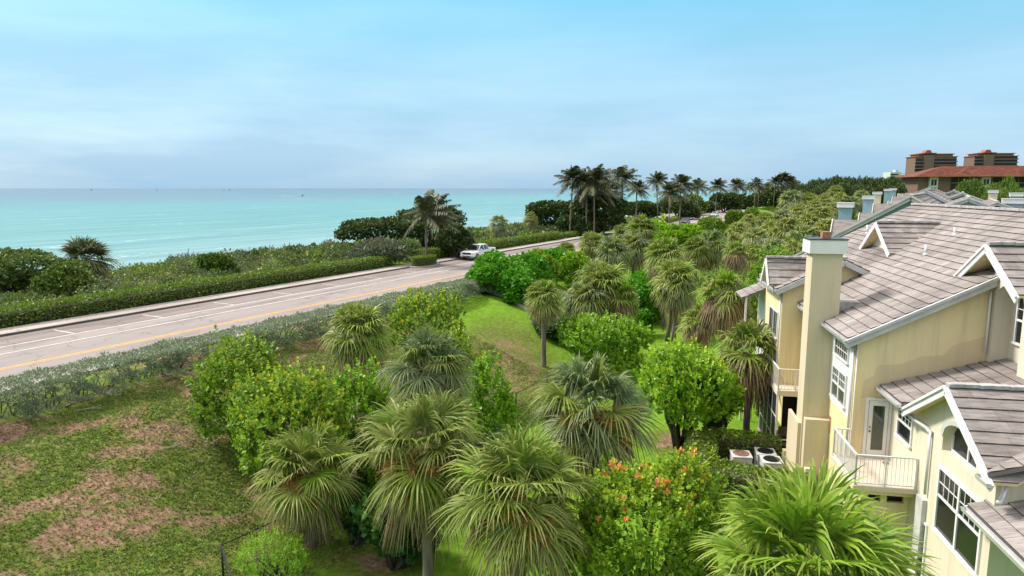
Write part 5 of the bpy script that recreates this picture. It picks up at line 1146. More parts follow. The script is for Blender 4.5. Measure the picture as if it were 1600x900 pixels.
def door_mat():
    x, y, _ = HW(25.9, 9.2); b = MB(); b.tube([(-.09, 0, .01), (.09, 0, .01)], [.03, .03], 10); b.tube([(-.1, .06, .012), (.08, .07, .012)], [.035, .035], 10)
    o = b.build('sandal_pair', M['brown'], loc=(x, y, 3.02)); tag(o, 'small brown pair of shoes left on the balcony floor by the side wall', 'shoes')
door_mat()
def lounge():
    x, y, _ = HW(34.1, 7.6); t = thing('porch_recliner', 'brown padded recliner inside the screened porch', 'chair', (x, y, .15), -A_H)
    b = MB(); b.box(-.45, .45, -.4, .3, .35, .55); b.build('seat', M['brown'], t, bevel=.06); b = MB(); b.bar((0, .3, .5), (0, .45, 1.1), .85, .2, up=(0, 1, 0)); b.build('backrest', M['brown'], t, bevel=.05)
    b = MB(); [b.bar((a, c, 0), (a, c, .36), .05) for a in (-.4, .4) for c in (-.35, .25)]; b.build('frame', M['metal'], t)
lounge()
def brick_step():
    x, y, _ = HW(34.3, 6.3); b = MB()
    for i in range(4):
        for j in range(2): b.box(-.3 + j * .3, -.02 + j * .3, i * .45, i * .45 + .43, 0, .10)
    o = b.build('brick_edging', M['copper'], loc=(x, y, .02), rz=-A_H - .1); tag(o, 'strip of terracotta edging bricks beside the screened porch', 'brick edging')
brick_step()

def townhouse(px, Y, az, colour, label, length=16, width=15, zr=12.2, slope=.6, chim=None, nside=1, seed=0, dorm=2, apex=None, group=None, chim_cols=None):
    """apex pixel column and distance give the near end of the ridge; the ridge runs away along az"""
    x, y, _ = at_y(px, 300, Y); t = thing('townhouse', label, 'townhouse', (x, y, 0), -az, group); hw = width / 2; L_ = math.hypot(1, slope); z0 = zr - slope * hw
    w = MB(); w.prism([(-hw + .5, -.3), (hw - .5, -.3), (hw - .5, z0 + .5 * slope - .15), (0, zr - .15), (-hw + .5, z0 + .5 * slope - .15)], lambda a, b, d: (a, d, b), .35, length - .2); w.build('wall', M[colour], t)
    r = MB(); tile_roof(r, (-hw, 0, z0), (0, 1, 0), (1, 0, slope), [(0, 0), (length, 0), (length, hw * L_), (0, hw * L_)], expo=.42, tw=.5, seed=seed)
    tile_roof(r, (hw, length, z0), (0, -1, 0), (-1, 0, slope), [(0, 0), (length, 0), (length, hw * L_), (0, hw * L_)], expo=.42, tw=.5, seed=seed + 1); ridge_caps(r, (0, 0, zr + .05), (0, length, zr + .05), m=3)
    r.build('roof', [M['tile'], M['tile_under'], M['tile_shade'], M['ridge']], t)
    tr = MB()
    for sg in (-1, 1): tr.bar((sg * (hw + .1), -.05, z0 - .18), (0, -.05, zr - .12), .08, .34); tr.bar((sg * (hw + .1), -.13, z0 - .06), (0, -.13, zr - .0), .10, .10)
    tr.build('rake_board', M['fascia'], t)
    def place(q):
        if len(q) == 4: return q
        X, Y_, _z = at_y(q[1], 300, q[2]); dx, dy = X - x, Y_ - y; return (dx * math.cos(az) - dy * math.sin(az), dx * math.sin(az) + dy * math.cos(az), q[3], q[4])
    for (cx, cy, cz, cw) in [place(q) for q in (chim or [])]:
        c = MB(); c.box(cx - cw / 2, cx + cw / 2, cy - .5, cy + .5, 0, cz - .45); co = c.build('chimney', M[colour], t)
        c = MB(); c.box(cx - cw / 2 - .16, cx + cw / 2 + .16, cy - .66, cy + .66, cz - .45, cz); c.box(cx - cw / 2 - .2, cx + cw / 2 + .2, cy - .7, cy + .7, cz, cz + .05); c.build('cap', M['trim'], co)
    for i in range(dorm):
        cy = 3 + i * (length - 5) / max(1, dorm - 1); vb = -hw * .62; zb = z0 + (hw + vb) * slope; d = MB(); h = 1.4
        d.prism([(-1.0, 0), (1.0, 0), (0, h)], lambda a, b, q: (vb + q, cy + a, zb + b), 0.0, h / slope + .0, 0); dd = d.build('dormer', M['tile'], t)
        f = MB(); f.prism([(-.8, 0), (.8, 0), (0, h - .25)], lambda a, b, q: (vb + q, cy + a, zb + b - .02), -.03, .05); f.build('dormer_face', M['cream'], dd)
        f = MB(); f.bar((vb - .04, cy - 1.05, zb - .02), (vb - .04, cy, zb + h), .06, .16); f.bar((vb - .04, cy + 1.05, zb - .02), (vb - .04, cy, zb + h), .06, .16); f.build('rake_board', M['trim'], dd)
    # seaward windows, a pair on each floor
    for i, cy in enumerate((3, 7, 11)):
        for z in (1.0, 4.0):
            f = MB(); f.box(-hw + .44, -hw + .52, cy - .7, cy + .7, z, z + 1.5); fo = f.build('window', M['trim'], t); f = MB(); f.box(-hw + .42, -hw + .44, cy - .62, cy + .62, z + .08, z + 1.42); f.build('pane', M['glass'], fo)
    return t
A28 = rad(26)
# teal house right behind: ridge starts at its gable apex
townhouse(1424, 48, rad(33), 'teal', 'teal townhouse with grey tiled gable directly behind the near yellow one', length=22, width=17, zr=12.45, slope=.62, chim=[('px', 1323, 72, 11.45, 1.2)], dorm=2, seed=30)
townhouse(1447, 80, rad(33), 'teal2', 'blue townhouse with a blue chimney, third along the row from the near house', length=26, width=18, zr=12.75, slope=.55, chim=[('px', 1358, 100, 11.85, 1.3)], dorm=2, seed=32)
townhouse(1452, 116, rad(33), 'cream', 'cream townhouse with a cream chimney, beyond the blue one in the row', length=30, width=18, zr=12.9, slope=.5, chim=[('px', 1371, 140, 12.2, 1.4)], dorm=2, seed=34)
townhouse(1450, 158, rad(33), 'teal', 'far teal townhouse near the end of the row under the red-roofed block', length=34, width=20, zr=13.1, slope=.45, chim=[('px', 1387, 178, 12.75, 1.5), ('px', 1395, 190, 12.9, 1.5)], dorm=2, seed=36)
for i, (px, Y, col, z, n, lb) in enumerate([(1515, 62, 'greyst', 12.1, 0, 'grey roofed townhouse in the inland row right behind the near ridge'), (1505, 92, 'teal', 12.35, 0, 'teal walled inland townhouse, second back from the near ridge'), (1490, 125, 'cream', 12.6, 0, 'cream walled inland townhouse, farthest of the inland row'), (1560, 64, 'teal2', 11.7, 0, 'blue walled inland townhouse at the right picture edge')]):
    ch = [(6.0, 4, z + .0, 1.2), (6.4, 12, z - .1, 1.2)] if i != 3 else [(1.5, 5, z + .25, 1.6), (4.5, 9, z - .2, 1.2)]
    townhouse(px, Y, rad(33), col, lb, length=20, width=17, zr=z, slope=.42, chim=ch, dorm=0, seed=40 + 2 * i)

# ------------------------------------------------------------------ far buildings
def red_block():
    c = at_y(1548, 290, 255); t = thing('apartment_block', 'long low apartment block with red tiled hip roof and pale stair towers', 'apartment block', (c[0], c[1], 0), rad(-8))
    Wd = 52; b = MB(); b.box(-Wd / 2 + 1.5, Wd / 2 + 8, 1.5, 16, 0, 17.2); b.build('wall', M['brownwall'], t)
    r = MB(); z0, z1 = 17.2, 21.0
    def hip(x0, x1, y0, y1, z0, z1, ins, sd):
        ym = (y0 + y1) / 2; d = ym - y0; s = (z1 - z0) / d; L_ = math.hypot(1, s); ln = x1 - x0
        tile_roof(r, (x0, y0, z0), (1, 0, 0), (0, 1, s), [(0, 0), (ln, 0), (ln - ins, d * L_), (ins, d * L_)], expo=.9, tw=1.2, lift=.08, seed=sd)
        tile_roof(r, (x1, y1, z0), (-1, 0, 0), (0, -1, s), [(0, 0), (ln, 0), (ln - ins, d * L_), (ins, d * L_)], expo=.9, tw=1.2, lift=.08, seed=sd + 1)
        m = (z1 - z0) / ins
        r.add([(x0, y0, z0), (x0, y1, z0), (x0 + ins, ym, z1)], [(0, 1, 2)]); r.add([(x1, y0, z0), (x1, y1, z0), (x1 - ins, ym, z1)], [(0, 2, 1)])
    hip(-Wd / 2 - 1, Wd / 2 + 9, -1, 18, z0, z1 + .3, 13, 50); hip(-Wd / 2 + 12, Wd / 2 - 6, -2, 12, z0 + .05, z1 - .4, 8, 52)
    r.build('roof', [M['redtile'], M['brown'], M['redtile'], M['redtile']], t)
    for k, x in enumerate((-19.5, -1.5, 14.5, 31)):
        b = MB(); b.box(x - 1.5, x + 1.5, .3, 2.5, 0, 17.0); bo = b.build('stair_tower', M['palestair'], t)
        b = MB()
        for z in range(5):
            for q in (-.9, .15): b.box(x + q, x + q + .8, .25, .31, 2 + z * 3.0, 4.2 + z * 3.0)
        b.build('window_strip', M['glass'], bo)
    for k, (x0, x1) in enumerate(((-13, -4), (1.5, 12.5), (17, 29))):
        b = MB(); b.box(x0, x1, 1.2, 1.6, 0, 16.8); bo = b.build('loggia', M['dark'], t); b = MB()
        for z in range(1, 6): b.box(x0, x1, .9, 1.25, z * 2.95, z * 2.95 + .35)
        for q in range(1, 4): b.box(x0 + (x1 - x0) * q / 4 - .12, x0 + (x1 - x0) * q / 4 + .12, .95, 1.24, 0, 16.8)
        b.build('balcony_slab', M['brown'], bo)
M['palestair'] = stucco('pale_render', (.46, .42, .38))
M['brownwall'] = stucco('brown_render', (.17, .10, .08), amt=.1); M['tower'] = stucco('tower_render', (.155, .10, .088), amt=.1)
red_block()
def tower(px, wpx, ytop, Y, label, flip=1):
    c = at_y(px, 290, Y); W = wpx * Y / FPX; H = at_y(px, ytop + 7, Y)[2]; t = thing('tower_block', label, 'tower block', (c[0], c[1], 0), rad(-6))
    b = MB(); b.box(-W / 2, W / 2, 0, 18, 0, H); b.box(-W / 2 + 3, W / 2 - 3, 1, 17, H, H + 2.3); x = -W * .18 * flip; b.box(x - W * .12, x + W * .12, -1.5, 14, 0, H + 1.5); b.build('wall', M['tower'], t)
    b = MB(); b.box(-W / 2 - .8, W / 2 + .8, -.8, 19, H, H + .5); b.box(-W / 2 + 2, W / 2 - 2, .2, 18, H + 2.3, H + 2.9); b.box(x - W * .16, x + W * .16, -2, 14.5, H + 2.9, H + 3.5); b.prism([(x - W * .09, H + 3.5), (x + W * .09, H + 3.5), (x + W * .04, H + 6), (x - W * .04, H + 6)], lambda a, b_, d: (a, d, b_), 1, 9); b.build('roof', M['redroof'], t)
    n = int(H / 3.0)
    for i in range(2, n):
        for (a0, a1) in ((-W / 2 - .3, x - W * .13), (x + W * .13, W / 2 + .3)):
            b = MB(); b.box(a0, a1, -1.6, .2, i * 3.0, i * 3.0 + .9); bo = b.build('balcony', M['tower'], t); b = MB(); b.box(a0 + .5, a1 - .5, -.04, .0, i * 3.0 + .9, i * 3.0 + 2.9); b.build('window', M['glass'], bo)
M['redroof'] = plain('red_brown_roof', (.25, .085, .055), .8, var=.15, scale=.3)
tower(1459, 60, 238, 620, 'brown high-rise on the left, rising behind the red roof', 1)
tower(1552, 62, 237, 640, 'brown high-rise on the right, rising behind the red roof', 1)
def pale_block():
    c = at_y(1404, 290, 760); t = thing('hotel_block', 'small pale grey block on the skyline left of the red roof', 'building', (c[0], c[1], 0), 0)
    H = at_y(1404, 269, 760)[2]; b = MB(); b.box(-10, 2, 0, 15, 0, H); b.box(2, 10, 2, 15, 0, H - 1.5); b.box(-3, 0, 3, 9, H, H + 2.5); b.build('wall', M['greyst'], t); b = MB()
    for i in range(3, int(H / 3)): b.box(-9.5, -1, -.1, 0, i * 3, i * 3 + 1.4); b.box(3, 9.5, 1.9, 2, i * 3, i * 3 + 1.2)
    b.build('window_band', M['glass'], t)
    c = at_y(1423, 290, 700); t = thing('hotel_block', 'tiny pale building just left of the red roof end', 'building', (c[0], c[1], 0), 0); H = at_y(1423, 273, 700)[2]; b = MB(); b.box(-5, 5, 0, 10, 0, H); b.box(-5.4, 5.4, -.4, 10.4, H, H + .6); b.build('wall', M['greyst'], t)
    b = MB(); b.box(-4, 4, -.1, 0, H - 4, H - 2.5); b.box(-4, 4, -.1, 0, H - 8, H - 6.5); b.build('window_band', M['glass'], t)
pale_block()
def pier():
    a = at_y(1085, 297, 1500); b_ = at_y(1226, 297, 1500); t = thing('fishing_pier', 'long dark fishing pier on piles crossing the horizon behind the coconut palms', 'pier', (a[0], a[1], -2)); ln = b_[0] - a[0]
    z = a[2] + 2; b = MB(); b.box(0, ln, -3, 3, z - .9, z); b.box(0, ln, -3.1, -2.9, z, z + 1.1); b.build('deck', M['greywood'], t)
    b = MB(); [b.box(x, x + .5, y, y + .5, -4, z - .9) for x in np.arange(1, ln, 8) for y in (-2.4, 2)]; b.build('piles', M['wood'], t)
    b = MB(); b.box(ln * .62, ln * .62 + 12, -3, 3, z, z + 4); b.prism([(ln * .62 - 1, z + 4), (ln * .62 + 13, z + 4), (ln * .62 + 6, z + 6.5)], lambda p, q, d: (p, d, q), -4, 4); b.build('shelter', M['greyst'], t)
pier()
# ------------------------------------------------------------------ vehicles
def on_ground(px, py, dz=0.0):
    z = 2.0
    for _ in range(25): q = at_z(px, py, z); z = .5 * z + .5 * (gz(q[0], q[1]) + dz)
    return at_z(px, py, z)
def loft(mb, secs, m=0):
    n = len(secs[0][1]); vs = [(x, y, z) for y, ring in secs for x, z in ring]
    fs = [(i * n + k, i * n + (k + 1) % n, (i + 1) * n + (k + 1) % n, (i + 1) * n + k) for i in range(len(secs) - 1) for k in range(n)] + [tuple(range(n))[::-1], tuple((len(secs) - 1) * n + k for k in range(n))]
    mb.add(vs, fs, m)
def ring(w, zb, zt, r=.12): return [(-w + r, zb), (-w, zb + r), (-w, zt - r * 1.3), (-w + r * 1.4, zt), (w - r * 1.4, zt), (w, zt - r * 1.3), (w, zb + r), (w - r, zb)]
paints = {}
def paint(nm, c, metal=.0):
    if nm not in paints:
        m = plain('car_paint_' + nm, c, .28, metal, .6, .02); m.node_tree.nodes['Principled BSDF'].inputs['Coat Weight'].default_value = .6; paints[nm] = m
    return paints[nm]
M['tyre'] = plain('tyre_rubber', (.02, .02, .02), .9); M['rim'] = plain('alloy_rim', (.5, .5, .52), .3, .8); M['lamp'] = plain('lamp_glass', (.75, .76, .78), .15); M['tail'] = plain('tail_lamp', (.35, .01, .01), .25); M['carglass'] = plain('car_glass', (.015, .02, .025), .08, spec=.9)
def wheel(t, x, y, r, w=.24):
    b = MB(); b.tube([(x - w / 2, y, r), (x + w / 2, y, r)], r, 20); o = b.build('wheel', M['tyre'], t); s = 1 if x > 0 else -1
    b = MB(); b.tube([(x + s * w / 2, y, r), (x + s * (w / 2 + .012), y, r)], r * .66, 16); b.build('rim', M['rim'], o)
    b = MB()
    for k in range(5): a = k * 1.2566; b.bar((x + s * (w / 2 + .016), y, r), (x + s * (w / 2 + .016), y + math.cos(a) * r * .6, r + math.sin(a) * r * .6), .05, .02)
    b.build('spokes', M['metal'], o)
def pickup():
    x, y, _ = RP(76.8, 46.2); t = thing('pickup_truck', 'white crew cab pickup truck driving along the parking lane towards the camera', 'pickup truck', (x, y, 3.80), -RA); P = paint('white', (.72, .73, .74))
    b = MB(); loft(b, [(-2.92, ring(.86, .55, 1.02)), (-2.86, ring(.95, .45, 1.12)), (-2.6, ring(1.0, .42, 1.18)), (-1.5, ring(1.01, .42, 1.26)), (-1.3, ring(1.01, .42, 1.28)), (1.0, ring(1.01, .42, 1.30)), (1.02, ring(1.01, .42, 1.30))]); b.build('body', P, t)
    b = MB(); b.box(-1.0, 1.0, 1.03, 2.86, .50, .70); b.box(-1.0, -.90, 1.03, 2.86, .70, 1.34); b.box(.90, 1.0, 1.03, 2.86, .70, 1.34); b.box(-.9, .9, 2.78, 2.86, .70, 1.34); b.box(-.9, .9, 1.03, 1.08, .7, 1.3); b.build('cargo_bed', P, t, bevel=.03)
    b = MB(); b.box(-.9, .9, 1.09, 2.77, .701, .72); b.build('bed_floor', M['black'], t)
    g = MB(); rt = lambda w, z: [(-w, z), (w, z)]
    vs = [(-.93, -1.45, 1.27), (.93, -1.45, 1.27), (.93, 1.0, 1.29), (-.93, 1.0, 1.29), (-.74, -.72, 1.88), (.74, -.72, 1.88), (.74, .82, 1.88), (-.74, .82, 1.88)]
    g.add(vs, [(0, 3, 2, 1), (4, 5, 6, 7), (0, 1, 5, 4), (1, 2, 6, 5), (2, 3, 7, 6), (3, 0, 4, 7)]); g.build('windows', M['carglass'], t)
    r = MB(); loft(r, [(-.80, [(-.70, 1.86), (-.70, 1.90), (.70, 1.90), (.70, 1.86)]), (-.6, [(-.78, 1.86), (-.72, 1.96), (.72, 1.96), (.78, 1.86)]), (.7, [(-.78, 1.86), (-.72, 1.96), (.72, 1.96), (.78, 1.86)]), (.88, [(-.72, 1.85), (-.7, 1.90), (.7, 1.90), (.72, 1.85)])])
    for s in (-1, 1):
        r.bar((s * .95, -1.50, 1.26), (s * .76, -.74, 1.90), .09, .07); r.bar((s * .95, 1.02, 1.28), (s * .76, .86, 1.88), .14, .07); r.bar((s * .955, -.10, 1.28), (s * .77, -.10, 1.88), .09, .05); r.bar((s * .955, .62, 1.28), (s * .77, .62, 1.88), .05, .05)
    r.build('roof', P, t)
    for s in (-1, 1):
        for y0, y1 in ((-1.12, -.12), (-.08, .92)):
            d = MB(); d.box(s * 1.0, s * 1.018, y0, y1, .62, 1.22); do = d.build('door', P, t, bevel=.01); d = MB(); d.box(s * 1.018, s * 1.045, y1 - .26, y1 - .06, 1.06, 1.10); d.build('handle', M['trim'], do)
        d = MB(); d.box(s * 1.02, s * 1.24, -1.2, -1.08, 1.26, 1.44); d.build('mirror', P, t, bevel=.03)
        d = MB(); d.box(s * .62, s * .93, -2.935, -2.86, .90, 1.06); d.build('headlight', M['lamp'], t); d = MB(); d.box(s * .84, s * .98, 2.861, 2.88, .85, 1.25); d.build('tail_light', M['tail'], t)
        a = MB(); 
        for cy in (-1.92, 1.85):
            n = 14; a.prism([(cy + .50 * math.cos(math.pi * i / n), .40 + .50 * math.sin(math.pi * i / n)) for i in range(n + 1)], lambda p, q, dd: (s * (1.005 + dd), p, q), -.1, .012)
        a.build('wheel_arch', M['black'], t)
    d = MB(); d.box(-.60, .60, -2.945, -2.88, .80, 1.06); d.build('grille', M['black'], t); d = MB(); d.box(-.95, .95, -3.02, -2.86, .50, .72); d.build('bumper', M['gutter'], t, bevel=.04); d = MB(); d.box(-.9, .9, 2.87, 3.0, .52, .68); d.build('bumper', M['gutter'], t, bevel=.03)
    d = MB(); d.box(-.55, .55, -3.03, -3.015, .52, .62); d.build('intake', M['black'], t)
    for x_ in (-.9, .9):
        for y_ in (-1.92, 1.85): wheel(t, x_, y_, .41)
pickup()
def car(px, py, col, c, rz, label, suv=False, z=3.82, group='cars on the beach road and in the car park', metal=.2, pos=None):
    q = at_z(px, py, z) if pos is None else pos; t = thing('parked_car' if group else 'car', label, 'car', (q[0], q[1], z), -RA + rz, group); P = paint(col, c, metal); H = 1.72 if suv else 1.45; bl = 1.05 if suv else .92
    b = MB(); loft(b, [(-2.3, ring(.72, .38, .68)), (-2.2, ring(.84, .26, .78)), (-1.3, ring(.90, .22, bl - .04)), (1.3, ring(.90, .22, bl + .02)), (2.15, ring(.86, .28, bl if suv else bl - .04)), (2.28, ring(.74, .38, .8))]); b.build('body', P, t)
    y0, y1, y2, y3 = (-1.15, -.45, 1.75, 2.1) if suv else (-1.05, -.25, .95, 1.75); g = MB(); vs = [(-.83, y0, bl - .03), (.83, y0, bl - .03), (.83, y3, bl - .03), (-.83, y3, bl - .03), (-.63, y1, H - .04), (.63, y1, H - .04), (.63, y2, H - .04), (-.63, y2, H - .04)]
    g.add(vs, [(0, 3, 2, 1), (4, 5, 6, 7), (0, 1, 5, 4), (1, 2, 6, 5), (2, 3, 7, 6), (3, 0, 4, 7)]); g.build('windows', M['carglass'], t)
    r = MB(); r.box(-.62, .62, y1 - .05, y2 + .05, H - .045, H)
    for s in (-1, 1): r.bar((s * .84, y0, bl - .02), (s * .64, y1, H - .02), .07); r.bar((s * .84, y3, bl - .02), (s * .64, y2, H - .02), .09); r.bar((s * .845, .35, bl - .02), (s * .65, .35, H - .02), .06)
    r.build('roof', P, t)
    for s in (-1, 1):
        d = MB(); d.box(s * .50, s * .80, -2.27, -2.15, .60, .74); d.build('headlight', M['lamp'], t); d = MB(); d.box(s * .55, s * .82, 2.2, 2.29, .68, .84); d.build('tail_light', M['tail'], t)
        for y_ in (-1.42, 1.4):
            b = MB(); b.tube([(s * .68, y_, .33), (s * .91, y_, .33)], .33, 14); o = b.build('wheel', M['tyre'], t); b = MB(); b.tube([(s * .91, y_, .33), (s * .92, y_, .33)], .2, 10); b.build('rim', M['rim'], o)
    d = MB(); d.box(-.45, .45, -2.33, -2.2, .45, .62); d.build('grille', M['black'], t); return t
car(1070, 350, 'navy', (.03, .035, .055), 0, 'dark sport utility car driving towards the camera in front of the roadside coconut trunks', True, group=None)
car(1117, 338, 'white', (.7, .7, .7), 0, 'white saloon car driving towards the camera beside the clipped round shrub', False, group=None)
car(1112, 331, 'beige', (.45, .40, .33), 0, 'beige sport utility car following close behind the white saloon', True, group=None)
car(1151, 326, 'silver', (.5, .5, .52), 0, 'silver-white saloon farther up the road in front of the parked row', False, group=None)
GP = 'cars in the beach car park'
car(1017, 343, 'blue', (.10, .16, .32), 1.2, 'blue car parked left of the silver one behind the yellow crossing sign', False, group=GP)
car(1032, 342, 'silver', (.5, .5, .52), 1.2, 'silver car parked right of the blue one behind the yellow crossing sign', False, group=GP)
car(1088, 333.5, 'red', (.30, .012, .02), .5, 'dark red car parked below the olive round tree', True, group=GP)
car(1105, 330.5, 'black', (.03, .03, .035), .5, 'black car parked right of the red one', True, group=GP)
car(1148, 322, 'blue2', (.05, .07, .16), 1.1, 'dark blue car, first of the far parked row', False, group=GP)
car(1161, 320.5, 'greybeige', (.35, .34, .31), 1.1, 'grey car, second of the far parked row', False, group=GP)
car(1175, 319.2, 'white', (.7, .7, .7), 1.1, 'white car, third of the far parked row', True, group=GP)
car(1186, 318.3, 'cream', (.62, .58, .5), 1.1, 'cream car, fourth of the far parked row', True, group=GP)
car(1196, 317.6, 'white', (.7, .7, .7), 1.1, 'white car, last of the far parked row', False, group=GP)
for i, (px, lb) in enumerate(((973, 'white car partly hidden under the flat-topped sea grape, leftmost of three'), (986, 'white car partly hidden under the flat-topped sea grape, middle of three'), (1000, 'white car partly hidden under the flat-topped sea grape, right of three'))):
    car(px, 340.5, 'white', (.7, .7, .7), 1.3, lb, i == 1, group=GP)

# ------------------------------------------------------------------ signs, posts, people
M['sign_y'] = plain('fluorescent_sign', (.62, .72, .02), .5, var=.02); M['steel'] = plain('galvanised_steel', (.38, .39, .39), .5, .4)
def dia_plate(mb, cx, cz, r, y, th=.01, m=0): mb.prism([(cx - r, cz), (cx, cz - r), (cx + r, cz), (cx, cz + r)], lambda a, b, d: (a, d, b), y, y + th, m)
def crossing_sign():
    q = at_y(1036, 340, 142); g = gz(q[0], q[1]); t = thing('crossing_sign', 'fluorescent yellow diamond pedestrian crossing sign with arrow plate beside the road', 'road sign', (q[0], q[1], g), rad(-12)); h = q[2] - g
    b = MB(); b.bar((0, .03, 0), (0, .03, h + .75), .06); b.build('post', M['steel'], t)
    b = MB(); dia_plate(b, 0, h + .1, .66, -.01); dia_plate(b, 0, h - 1.15, .52, -.01); s = b.build('plate', M['sign_y'], t)
    b = MB(); Y = -.02; f = lambda a, c, d: (a, d, c)
    k = 10; b.prism([(.03 + .065 * math.cos(2 * math.pi * i / k), h + .42 + .065 * math.sin(2 * math.pi * i / k)) for i in range(k)], f, Y, Y + .008)
    b.prism([(-.05, h + .33), (.09, h + .33), (.08, h + .02), (-.06, h + .02)], f, Y, Y + .008); b.prism([(-.06, h + .02), (.02, h + .02), (-.14, h - .32), (-.21, h - .32)], f, Y - .001, Y + .007); b.prism([(0.01, h + .02), (.08, h + .02), (.22, h - .32), (.15, h - .32)], f, Y - .002, Y + .006)
    b.prism([(.08, h + .31), (.20, h + .13), (.16, h + .10), (.05, h + .24)], f, Y - .001, Y + .007); b.prism([(-.05, h + .31), (-.17, h + .12), (-.13, h + .09), (-.03, h + .22)], f, Y - .001, Y + .007)
    b.prism([(-.28, h - .88), (.10, h - 1.22), (.02, h - 1.30), (.28, h - 1.42), (.22, h - 1.12), (.15, h - 1.17), (-.22, h - .82)], f, Y, Y + .008); b.build('symbol', M['black'], s)
crossing_sign()
def signal_post():
    q = at_z(953, 361, 3.8); t = thing('crossing_post', 'tall grey post with diamond sign backs and flat top panel by the seaside trees', 'sign post', (q[0], q[1], 3.75), rad(-20)); h = at_y(953, 319, q[1])[2] - 3.75
    b = MB(); b.tube([(0, 0, 0), (0, 0, h)], [.09, .06], 10); b.build('post', M['steel'], t)
    b = MB(); b.box(-.55, .55, -.25, .25, h, h + .06); b.build('solar_panel', M['steel'], t)
    b = MB(); dia_plate(b, 0, h - 1.9, .66, .08); b.build('sign_back', M['steel'], t); b = MB(); b.box(-.35, .35, .08, .1, h - 3.1, h - 2.8); b.build('plate', M['steel'], t); b = MB(); b.box(-.55, .55, -.12, .12, h - 4.8, h - 4.45); b.box(-.18, .18, -.14, .14, h - 4.4, h - 3.9); b.build('beacon_box', M['gutter'], t)
signal_post()
def bollard(px, py, label):
    q = at_z(px, py, 3.85); b = MB(); b.tube([(0, 0, 0), (0, 0, .95), (0, 0, 1.0)], [.11, .11, .07], 10); tag(b.build('bollard', M['trim'], loc=tuple(q - (0, 0, .05)), smooth=False), label, 'bollard', 'white bollards at the beach path')
bollard(926, 357, 'left of two white bollards at the beach path under the dark trees'); bollard(930.5, 357, 'right of two white bollards at the beach path under the dark trees')
def rail():
    a = at_z(934, 361, 3.85); c = at_z(957, 360.5, 3.85); t = thing('wooden_railing', 'low wooden railing beside the grey sign post', 'railing', tuple(a), 0); d = c - a; b = MB(); b.bar((0, 0, .9), d + (0, 0, .9), .08, .14); b.bar((0, 0, .45), d + (0, 0, .45), .05, .12); b.build('rail', M['greywood'], t)
    for k in range(4): b = MB(); b.bar(d * k / 3 - (0, 0, .1), d * k / 3 + (0, 0, .95), .12); b.build('post', M['greywood'], t)
rail()
def skin_mesh(verts, edges, radii, name, mat, root=0, sub=1):
    me = bpy.data.meshes.new(name); me.from_pydata(verts, edges, []); o = bpy.data.objects.new(name, me); COL.objects.link(o)
    s = o.modifiers.new('skin', 'SKIN'); s.use_smooth_shade = True
    for i, r in enumerate(radii): me.skin_vertices[0].data[i].radius = (r, r)
    me.skin_vertices[0].data[root].use_root = True; u = o.modifiers.new('sub', 'SUBSURF'); u.levels = sub; u.render_levels = sub; me.materials.append(mat); return o
def person(px, py, label, top, bottom, facing=0.0):
    q = at_z(px, py, 3.93); t = thing('person', label, 'person', (q[0], q[1], 3.93), facing); sk = M['skin']
    V = [(0, 0, .95), (0, 0, 1.2), (0, -.01, 1.42), (0, 0, 1.54), (0, -.01, 1.66), (-.09, 0, .90), (-.10, -.14, .50), (-.10, -.06, .08), (-.10, -.22, .04), (.09, 0, .90), (.10, .12, .50), (.10, .26, .12), (.10, .16, .04), (-.19, 0, 1.40), (-.25, .10, 1.14), (-.24, -.02, .92), (.19, 0, 1.40), (.25, -.08, 1.14), (.23, -.26, .98)]
    Eg = [(0, 1), (1, 2), (2, 3), (3, 4), (0, 5), (5, 6), (6, 7), (7, 8), (0, 9), (9, 10), (10, 11), (11, 12), (2, 13), (13, 14), (14, 15), (2, 16), (16, 17), (17, 18)]
    R = [.13, .125, .13, .055, .10, .09, .062, .045, .035, .09, .062, .045, .035, .06, .045, .03, .06, .045, .03]
    o = skin_mesh(V, Eg, R, 'body', sk); o.parent = t
    o = skin_mesh([(0, 0, 1.0), (0, 0, 1.2), (0, -.01, 1.40), (-.19, 0, 1.39), (-.235, .06, 1.22), (.19, 0, 1.39), (.235, -.05, 1.22)], [(0, 1), (1, 2), (2, 3), (3, 4), (2, 5), (5, 6)], [.145, .14, .142, .072, .062, .072, .062], 'shirt', top); o.parent = t
    o = skin_mesh([(0, 0, .97), (-.09, 0, .88), (-.10, -.10, .62), (.09, 0, .88), (.10, .08, .62)], [(0, 1), (1, 2), (0, 3), (3, 4)], [.14, .105, .085, .105, .085], 'shorts', bottom); o.parent = t
    o = skin_mesh([(0, .01, 1.70), (0, .035, 1.64)], [(0, 1)], [.10, .09], 'hair', M['black']); o.parent = t
M['skin'] = plain('skin', (.42, .24, .16), .6); M['cloth_g'] = plain('grey_cloth', (.42, .40, .46), .9); M['cloth_n'] = plain('navy_cloth', (.05, .055, .09), .9)
person(849, 374, 'person in a light top and dark shorts walking on the pavement by the hedge', M['cloth_g'], M['cloth_n'], -RA)

